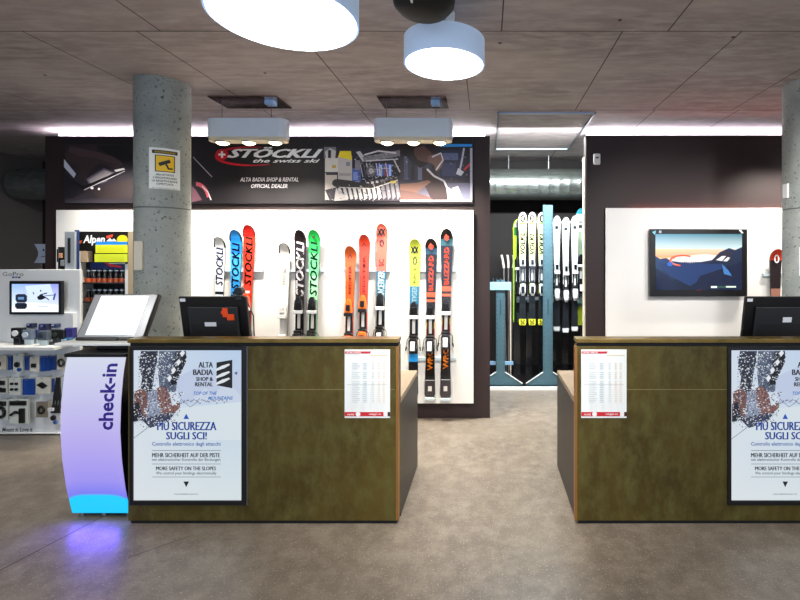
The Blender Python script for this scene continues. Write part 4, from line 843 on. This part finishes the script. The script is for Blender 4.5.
# white curved sign in the dark gap at left
a = W(34, 244, 5.0); c = W(46, 263, 5.0)
t = thing('hanging_sign', 'small white sign in the dark gap left of the banner wall', 'sign', (a.x, 5, 0))
b = MB().use(mat('bluish_white', '#b9c4d6', .5)); n = 8; L_ = [(a.x+.045*math.sin(math.pi*i/n), c.z+(a.z-c.z)*i/n) for i in range(n+1)]
b.prism([(c.x+.1, c.z)]+L_[::-1][::-1]+[(c.x+.1, a.z)], 5.0, 5.008); b.build('plate', t)
A = Art(4.999); A.poly(ell(43.5, 250, 1, 1.3, 10), '#30343c'); A.rect(41, 256, 45, 257, '#6a7078'); A.build('print', t)
MB().use(M_DARK).tube((c.x+.04, 5.015, 0), (c.x+.04, 5.015, a.z+.05), .01, n=8).build('pole', t)

# ================================================================= ACTION CAMERA STAND (left edge)
YG = 4.2
t = thing('product_stand', 'white action camera display stand at the left edge', 'display stand', (W(35, 0, YG).x, YG, 0))
b = MB().use(mat('stand_white', '#e4e6e6', .4)).pbox(-25, 269.5, 80, 434, YG+.02, .03); b.build('back_board', t, bevel=.004)
MB().use(M_BLACK).pbox(-25, 434, 60, 437, YG+.0, .06).build('base_trim', t)
MB().use(M_WHITEP).box(W(-25, 0, YG).x, W(74, 0, YG).x, YG+.0, YG+.14, 0, .02).build('base', t)
MB().use(MATS['stand_white']).pbox(7, 313, 73, 347, YG-.02, .04).build('raised_block', t)
s = Vector((0, 0, 0)); za = W(0, 350, 3.98).z
b = MB().use(M_WHITEP); P = [(W(-25, 0, 3.95).x, 3.95), (W(54, 0, 3.95).x, 3.95), (W(74, 0, YG).x, YG-.02), (W(74, 0, YG).x, YG+.03), (W(-25, 0, YG).x, YG+.03)]
n = len(P); V = [(*p, za) for p in P]+[(*p, za+.03) for p in P]; b.mesh(V, [tuple(range(n-1, -1, -1)), tuple(range(n, 2*n))]+[(i, (i+1) % n, (i+1) % n+n, i+n) for i in range(n)]); b.build('shelf', t, bevel=.004)
sh_top = za+.03
b = MB(); ptext(b, 'GoPro', 2.5, 272, 23.5, 276, YG+.018, '#6b6d6f'); b.flat = True
A = Art(YG+.018)
for i, cc in enumerate(('#1f3f8c', '#2a6ac8', '#14161a')): A.rect(12+i*3, 276.6, 14.4+i*3, 278, cc)
A.build('logo_squares', t); b.build('lettering', t)
b = MB(); ptext(b, 'Wear it. Mount it. Love it.', -14, 427.4, 33, 431.8, YG+.018, '#33363a', shear=.2, bold=.02); b.build('lower_lettering', t)
# small screen
t = thing('display_screen', 'small black framed screen showing a camera on the white stand', 'screen', (W(35, 0, 4.1).x, 4.15, W(0, 315, 4.1).z))
MB().use(M_BLACK).pbox(9, 281, 61.5, 314.5, 4.15, .03).build('frame', t, bevel=.005)
A = Art(4.148, SCREEN); A.rect(11.8, 284, 58.5, 312, None, ['#8fb2f0', '#8a92e0', '#dde6fb', '#e4eefc']); A.poly([(11.8, 306), (30, 302), (58.5, 305), (58.5, 312), (11.8, 312)], '#e9f2fc'); A.poly([(25, 286), (50, 284), (55, 300), (30, 303)], '#c6d6f8')
A.poly([(15.5, 295), (18, 294), (25, 294), (27, 296), (27, 301), (25, 302.5), (17, 302.5), (15.5, 300)], '#1e2436'); A.poly([(18, 297), (24, 297), (24, 299.5), (18, 299.5)], '#5a86b8'); A.poly([(15, 304), (17, 302.8), (25, 302.8), (27, 304), (27, 307), (25, 309), (17, 309), (15, 307)], '#141a2a')
A.poly([(37, 297), (41, 294), (44, 296), (46, 298), (41, 300), (38, 299.6)], '#10141e'); A.line([(40, 295), (47, 293)], 1.2, '#1a2030'); A.line([(44, 296), (54, 295), (56, 293)], .7, '#2a3450'); A.line([(55, 294), (53.5, 300)], 1.8, '#3a4a8c'); A.line([(33, 292), (34, 294.5)], .9, '#2a3040'); A.rect(40, 290, 41.4, 291.6, '#2a3040'); A.line([(45, 297), (49, 300)], 1, '#1a2030'); A.rect(38, 306, 48, 306.6, '#8aa0c8')
A.build('display', t)
# cameras standing on the shelf
cams = [(10.5, 328, 22, 336.5, 4.08, 'black camera with white front at the left end of the shelf', '#14161c', '#f0f2f4'),
        (13, 338, 20, 342, 4.04, 'small black mount below the leftmost camera', '#15171c', None),
        (22, 330, 31, 344, 4.05, 'grey camera in clear housing, second from left on the shelf', '#6d7a8c', '#c8d2da'),
        (31, 330, 37, 344, 4.1, 'dark blue camera box behind the grey cameras', '#2a3270', None),
        (37, 331, 47, 345, 4.02, 'large grey camera housing in the middle of the shelf', '#56606c', '#39424c'),
        (47, 330, 64, 338, 4.08, 'long black camera grip on the right of the shelf', '#1c1e1e', '#39413c'),
        (48, 338.5, 57, 344.5, 4.05, 'black camera with round lens in front of the long grip', '#25272a', '#8a8f8c'),
        (64, 328, 73, 337, 4.1, 'violet blue camera box at the right end of the shelf', '#3c3a80', None),
        (26, 323.5, 33, 328, 4.14, 'small dark camera on the raised step above the grey camera', '#2d3152', '#8a90c0'),
        (38, 324, 47, 330.5, 4.12, 'dark camera on the raised step in the middle', '#2f2f52', '#6a70b0'),
        (51, 324, 57, 328, 4.14, 'smallest dark camera high on the right of the raised step', '#3a4468', '#c0c8e0'),
        (63.5, 338, 69, 342.5, 4.05, 'small teal camera near the right end of the shelf', '#3f6f96', '#9cc0d8')]
for x0, y0, x1, y1, Y, lb, cb, cl_ in cams:
    a = W(x0, y0, Y); c = W(x1, y1, Y); zb = c.z
    if y1 > 334 and Y < 4.13: zb = min(zb, sh_top+.0) if False else sh_top
    if a.z-zb < .03: zb = a.z-.03
    t = thing('action_camera', lb, 'camera', ((a.x+c.x)/2, Y, zb), 'cameras on the stand shelf')
    hgt = a.z-zb
    b = MB().use(GLOSS, cb).box(a.x, c.x, Y, Y+.045, zb+(0 if hgt < .09 else .35*hgt), a.z); b.build('body', t, bevel=.006)
    if hgt >= .09: MB().use(M_ACRYL).box(a.x+.01, c.x-.01, Y+.01, Y+.04, zb, zb+.35*hgt).build('stand_block', t, bevel=.002)
    if cl_:
        xm, zm = (a.x+c.x)/2, zb+hgt*.68; r = min(c.x-a.x, hgt*.6)*.3
        MB().use(GLOSS, cl_).tube((xm-.008, Y-.01, zm), (xm-.008, Y+.001, zm), r, n=14).build('lens', t)
    if Y >= 4.12: MB().use(M_WHITEP).box(a.x+.008, c.x-.008, Y+.04, YG-.02, zb, zb+.012).build('support_arm', t)
# packs on hooks
packs = [(-8, 356, 6, 370, 'beige camera pack at the left edge, top row', '#c9c3b4', 'block'), (7, 356, 11, 370, 'narrow blue pack edge, top row left', '#15458f', None), (13, 354, 22.5, 371.5, 'clear camera pack with round blue cap, top row', '#d4d8ce', 'lens'), (23.5, 356, 28.5, 370, 'blue pack behind the clear packs, top row', '#153f8f', None), (29.5, 357, 39, 372, 'white pack with a small black camera, top row', '#ddd7ca', 'block'),
         (40, 356, 44.5, 371.5, 'first of the blue packs stacked on one hook, top row', '#1a4a9c', None), (45, 356, 49.5, 371, 'second of the blue packs stacked on one hook, top row', '#16448f', None), (50, 356, 54.5, 370, 'third of the blue packs stacked on one hook, top row', '#123c86', None), (57, 355, 67, 370, 'white pack with black strap loop, top row right', '#cfccc0', 'loop'),
         (-6, 378, 7, 394, 'white pack with black mounts at the left edge, middle row', '#d2d2c8', 'block2'), (9, 378, 20.5, 395, 'white pack with four black clips, middle row', '#d9ded4', 'dots'), (22, 379, 34, 395, 'wide blue pack, middle row', '#12459c', None), (35.5, 377.5, 49.5, 394, 'white pack with black diamond mount, middle row', '#d8d5ca', 'diamond'), (50, 379, 53, 392, 'narrow blue pack, middle row right', '#123a80', None),
         (-4, 400, 7.5, 420, 'clear pack with large black ring mount, bottom row left', '#d8dcd4', 'ring'), (9.5, 399, 28, 424, 'clear pack with black clamp arm, bottom row', '#dde2d8', 'clamp'), (36, 402, 48, 417.5, 'brown card pack with black coil, bottom row', '#8c8272', 'loop'), (48, 408, 60, 424, 'white pack with silver camera cuff, bottom row right', '#dcdcdc', 'lens')]
for i, (x0, y0, x1, y1, lb, cc, kind) in enumerate(packs):
    Y = 4.13 if (kind or i in (5, 6, 7)) else 4.15; Y += .003*(i % 2)
    a = W(x0, y0, Y); c = W(x1, y1, Y); t = thing('blister_pack', lb, 'pack', ((a.x+c.x)/2, Y, c.z), 'camera packs on hooks')
    MB().use(GLOSS, cc).box(a.x, c.x, Y, Y+.02, c.z, a.z).build('card', t, bevel=.002)
    MB().use(M_STEEL).tube(((a.x+c.x)/2, Y-.015, a.z-.008), ((a.x+c.x)/2, YG+.02, a.z-.008), .003, n=6).build('hook', t)
    if kind:
        A = MB().use(GLOSS, '#141519'); w = c.x-a.x; hh = a.z-c.z; xm = (a.x+c.x)/2; zm = (a.z+c.z)/2; y0_ = Y-.014
        if kind == 'block': A.box(xm-.02, xm+.02, y0_, Y, zm-.025, zm+.01); A.use(GLOSS, '#f2f2ee').box(xm-.03, xm+.02, Y-.003, Y, c.z+.01, c.z+.022)
        if kind == 'block2': A.box(a.x+.02, c.x-.015, y0_, Y, zm+.01, zm+.05); A.prism([(a.x+.04, zm-.05), (c.x-.01, zm-.055), (c.x-.005, zm-.02), (xm, zm-.01)], y0_, Y)
        if kind == 'lens': A.tube((xm, y0_, zm-.015), (xm, Y, zm-.015), .024, n=14); A.use(GLOSS, '#1b4ea0').tube((xm+.02, y0_-.002, c.z+.018), (xm+.02, Y, c.z+.018), .016, n=12)
        if kind == 'dots':
            for dx in (-.02, .02):
                for dz in (-.035, .015): A.box(xm+dx-.012, xm+dx+.012, y0_, Y, zm+dz, zm+dz+.022)
        if kind == 'diamond': A.prism([(xm-.045, zm+.01), (xm, zm+.035), (xm+.05, zm), (xm+.01, zm-.025)], y0_, Y)
        if kind in ('loop', 'ring'):
            R_ = .03 if kind == 'loop' else .042; n = 14
            A.path([(xm+R_*.8*math.cos(2*math.pi*k/n), y0_+.004, zm+R_*math.sin(2*math.pi*k/n)-(.02 if kind == 'ring' else 0)) for k in range(n+1)], .009 if kind == 'loop' else .014, 8)
            if kind == 'ring': A.box(a.x+.02, c.x-.01, y0_, Y, a.z-.05, a.z-.01)
        if kind == 'clamp': A.box(a.x+.01, c.x-.01, y0_, Y, a.z-.055, a.z-.015); A.box(xm+.01, xm+.06, y0_, Y, c.z+.01, zm+.03); A.path([(xm-.06, y0_, zm-.03), (xm-.02, y0_, zm), (xm+.02, y0_, zm-.01)], .012, 8)
        A.build('product', t, bevel=.003 if kind not in ('loop', 'ring') else 0)
# black strap bundle hanging at the right of the stand
a = W(55, 380, 4.1); c = W(63, 413, 4.1)
t = thing('strap_bundle', 'black straps with buckles hanging at the right side of the white stand', 'straps', (a.x, 4.1, c.z))
b = MB().use(mat('strap_black', '#17181c', .7))
for i in range(6): b.path([(a.x+.008*i, 4.12-.004*i, a.z+.02), (a.x+.012*i-.02*(i % 2), 4.1, (a.z+c.z)/2), (a.x+.014*i-.03, 4.1, c.z)], .008, 6)
b.build('webbing', t)
MB().use(GLOSS, '#e6e6e6').box(a.x-.05, a.x, 4.08, 4.1, c.z+.02, c.z+.05).build('buckle', t, bevel=.004)
MB().use(M_STEEL).tube((a.x+.02, 4.1, a.z+.02), (a.x+.02, YG+.03, a.z+.02), .003, n=6).build('hook', t)

# ================================================================= OPTICS RACK
YO = 4.38
t = thing('optics_rack', 'black optics display rack with white header name, left of the column', 'display rack', (W(101, 0, YO).x, YO, 0))
b = MB().use(M_BLACKM).pbox(68, 262, 134, 400, YO+.14, .02); b.build('back_board', t)
b = MB().use(mat('header_black', '#12100f', .4)).pbox(74, 231.5, 135, 250, YO, .02); b.pbox(68, 231.5, 80, 236, YO, .02); b.pbox(74, 250, 128, 270, YO+.06, .02); b.build('header_board', t)
b = MB().use(M_WHITEP).pbox(78.5, 251, 80.5, 400, YO, .15); b.pbox(125, 264, 128, 400, YO, .15); b.build('side_panel', t)
MB().use(mat('beige_wood', '#c4ab8e', .5)).pbox(80.5, 251, 87, 262, YO, .06).build('wood_block', t)
MB().use(mat('beige_strip', '#a8977c', .5)).pbox(128, 232, 133, 400, YO-.01, .16).build('right_upright', t)
MB().use(M_BLACKM).box(W(68, 0, YO).x, W(134, 0, YO).x, YO, YO+.16, 0, .05).build('base', t)
b = MB().use(M_DARK)
shelves = [282.5, 301.5, 321, 346]
for y in shelves: b.pbox(80.5, y, 125, y+1.4, YO, .14)
b.build('shelves', t)
A = Art(YO+.058); A.rect(90, 262.5, 125, 270, '#1a2c6a'); A.poly([(105, 263), (125, 262.6), (125, 264), (108, 264)], '#e8ecf4'); A.poly([(104, 263), (110, 266.5), (122, 267.8), (121, 266), (112, 264.5), (107, 262.8)], '#e83038'); A.build('blue_panel_print', t)
A = Art(YO-.001); A.poly([(75, 243), (82, 240), (81, 243.5), (76, 244.5)], '#e05a3c'); A.poly([(106, 236), (113, 234.2), (112.6, 237), (107, 238.4)], '#e84a30'); A.poly([(106, 241.4), (110, 238), (112, 240), (114, 238.5), (117, 241.4)], '#f2f4f6'); A.build('header_print', t)
b = MB(); ptext(b, 'Alpen', 83, 235.2, 105, 245.5, YO-.004, '#ffffff', shear=.15, bold=.03, mp=None); b.build('lettering', t)
t = thing('price_tag_card', 'bright yellow price cards with a blue strip on the optics rack', 'price card', (W(111, 0, YO).x, YO, W(0, 262, YO).z))
A = Art(YO-.013); A.rect(95.5, 241.8, 127.5, 244.8, '#1a8cf0'); A.build('blue_strip', t)
b = MB().use(PRINT, '#e6ec2a').pbox(95.5, 244.8, 127.5, 253, YO-.0135, .0015); b.use(PRINT, '#dbe832').pbox(94.5, 254, 127.5, 262, YO-.015, .0015); b.build('cards', t)
A = Art(YO-.0175)
for y in (247, 249, 251, 256, 258, 260): A.line([(98, y), (124, y)], .35, '#b4bf28')
A.build('print', t)
MB().use(PRINT, '#f6d820').prism([(p[0], p[1]) for p in [((W(x, y, YO).x), (W(x, y, YO).z)) for x, y in ell(122.5, 240, 5.3, 5, 24)]], YO-.003, YO).build('round_sticker', loc=(W(122.5, 0, YO).x, YO, W(0, 245, YO).z), label='round yellow sticker on the optics rack header', cat='sticker')
def scope_row(yt, yb, n, lb, grp):
    first = None
    for i in range(n):
        Y = YO+.05; x = 83+i*5.6; c = W(x, yb, Y); a = W(x, yt, Y); r = 2.2/F*Y
        if first is None:
            first = thing('binoculars', lb, 'binoculars', (c.x, Y, c.z), grp); z0, z1 = c.z, a.z
            h_ = z1-z0
            MB().use(GLOSS, '#16181e').lathe(c.x, Y, [(r, z0+h_*.3), (r*.95, z0+h_*.55), (r*.75, z0+h_*.62), (r*.8, z1)], 14).build('barrel', first, smooth=True)
            MB().use(GLOSS, '#e86a34').lathe(c.x, Y, [(r*1.05, z0), (r*1.05, z0+h_*.32)], 14).build('orange_ring', first, smooth=True)
            MB().use(GLOSS, '#c8d4e4').lathe(c.x, Y, [(r*.82, z1-h_*.16), (r*.82, z1-h_*.08)], 14).build('eyepiece', first, smooth=True)
        else: o = copy_tree(first); o.location = (c.x, Y, first.location.z)
scope_row(269, 282.4, 8, 'small black binoculars with orange base on the top shelf of the optics rack', 'binoculars on the top shelf')
scope_row(288.5, 301.4, 8, 'small black binoculars with orange base on the second shelf of the optics rack', 'binoculars on the second shelf')
scope_row(309, 320.9, 8, 'small black binoculars with orange base on the third shelf, mostly behind the touch screen', 'binoculars on the third shelf')
scope_row(334, 345.9, 8, 'small black binoculars with orange base on the lowest shelf, below the touch screen', 'binoculars on the lowest shelf')
# grey upright case and dark goods left of the rack
YQ = 4.25
t = thing('upright_case', 'narrow grey upright display case left of the optics rack', 'display case', (W(70, 0, YQ).x, YQ, 0))
MB().use(mat('case_grey', '#9aa1a6', .4)).pbox(64.5, 231.5, 74.5, 400, YQ, .05).build('body', t, bevel=.003)
MB().use(mat('case_blue', '#1c3468', .5)).pbox(74.5, 230, 77.5, 270, YQ+.02, .02).build('blue_edge', t)
MB().use(M_DARK).pbox(67.6, 238, 70.4, 263, YQ-.002, .004).build('slot', t)
MB().use(M_BLACKM).box(W(64.5, 0, YQ).x, W(74.5, 0, YQ).x, YQ, YQ+.06, 0, .06).build('base', t)
t = thing('goods_stand', 'dark pegged stand with small goods at the left of the grey case', 'display stand', (W(60, 0, 4.46).x, 4.46, 0))
MB().use(M_BLACKM).pbox(58, 247, 64, 400, 4.46, .05).build('board', t)
MB().use(M_BLACKM).box(W(56, 0, 4.46).x, W(64, 0, 4.46).x, 4.42, 4.55, 0, .04).build('base', t)
for i, (x0, y0, x1, y1, cc) in enumerate(((58.5, 253, 61, 258, '#d89a70'), (56.5, 249, 58.5, 262, '#2c2c30'), (60, 260, 63, 266, '#8a8c90'))):
    MB().use(GLOSS, cc).pbox(x0, y0, x1, y1, 4.44, .02).build('packet', t, bevel=.003)

# ================================================================= LIGHT, WORLD, CAMERA
def area(name, loc, rot, sx, sy, e, col):
    l = bpy.data.lights.new(name, 'AREA'); l.shape = 'RECTANGLE'; l.size = sx; l.size_y = sy; l.energy = e; l.color = col
    o = bpy.data.objects.new(name, l); COL.objects.link(o); o.location = loc; o.rotation_euler = rot
# daylight through the shop front behind the camera
area('shopfront_daylight', (0, -4.2, 1.6), (math.radians(90), 0, 0), 10, 2.6, 125, (.66, .81, 1))
for X, Y in ((-3.4, 1.6), (-.9, -.4), (1.6, .4), (3.4, 1.6)): area('room_fill', (X, Y, 2.68), (0, 0, 0), .6, .6, 26, (1, .97, .92))  # unseen fill lights added to balance the room, no lamp bodies built
w = bpy.data.worlds.new('world'); bpy.context.scene.world = w; w.use_nodes = True
w.node_tree.nodes['Background'].inputs[0].default_value = L('#c4d2ee'); w.node_tree.nodes['Background'].inputs[1].default_value = .35
l = bpy.data.lights.new('kiosk_glow_fill', 'AREA'); l.shape = 'RECTANGLE'; l.size = .3; l.size_y = .1; l.energy = 1.2; l.color = (.16, .08, 1)  # unseen lamp before the panel, added to carry its glow to the floor
o = bpy.data.objects.new('kiosk_glow_fill', l); COL.objects.link(o); o.location = ((KX0+KX1)/2, 2.825, .10); o.rotation_euler = (math.radians(-75), 0, 0)

cam = bpy.data.cameras.new('camera'); co = bpy.data.objects.new('camera', cam); COL.objects.link(co)
co.location = (0, 0, EYE); co.rotation_euler = (math.radians(90), 0, 0)
cam.sensor_width = 36; cam.lens = F/800*36; cam.shift_x = (400-CX)/800; cam.shift_y = (CY-300)/800; cam.clip_start = .05
sc_ = bpy.context.scene; sc_.camera = co
vs = sc_.view_settings; vs.view_transform = 'Standard'; vs.look = 'None'; vs.gamma = 1; vs.use_curve_mapping = False; vs.exposure = 0.45
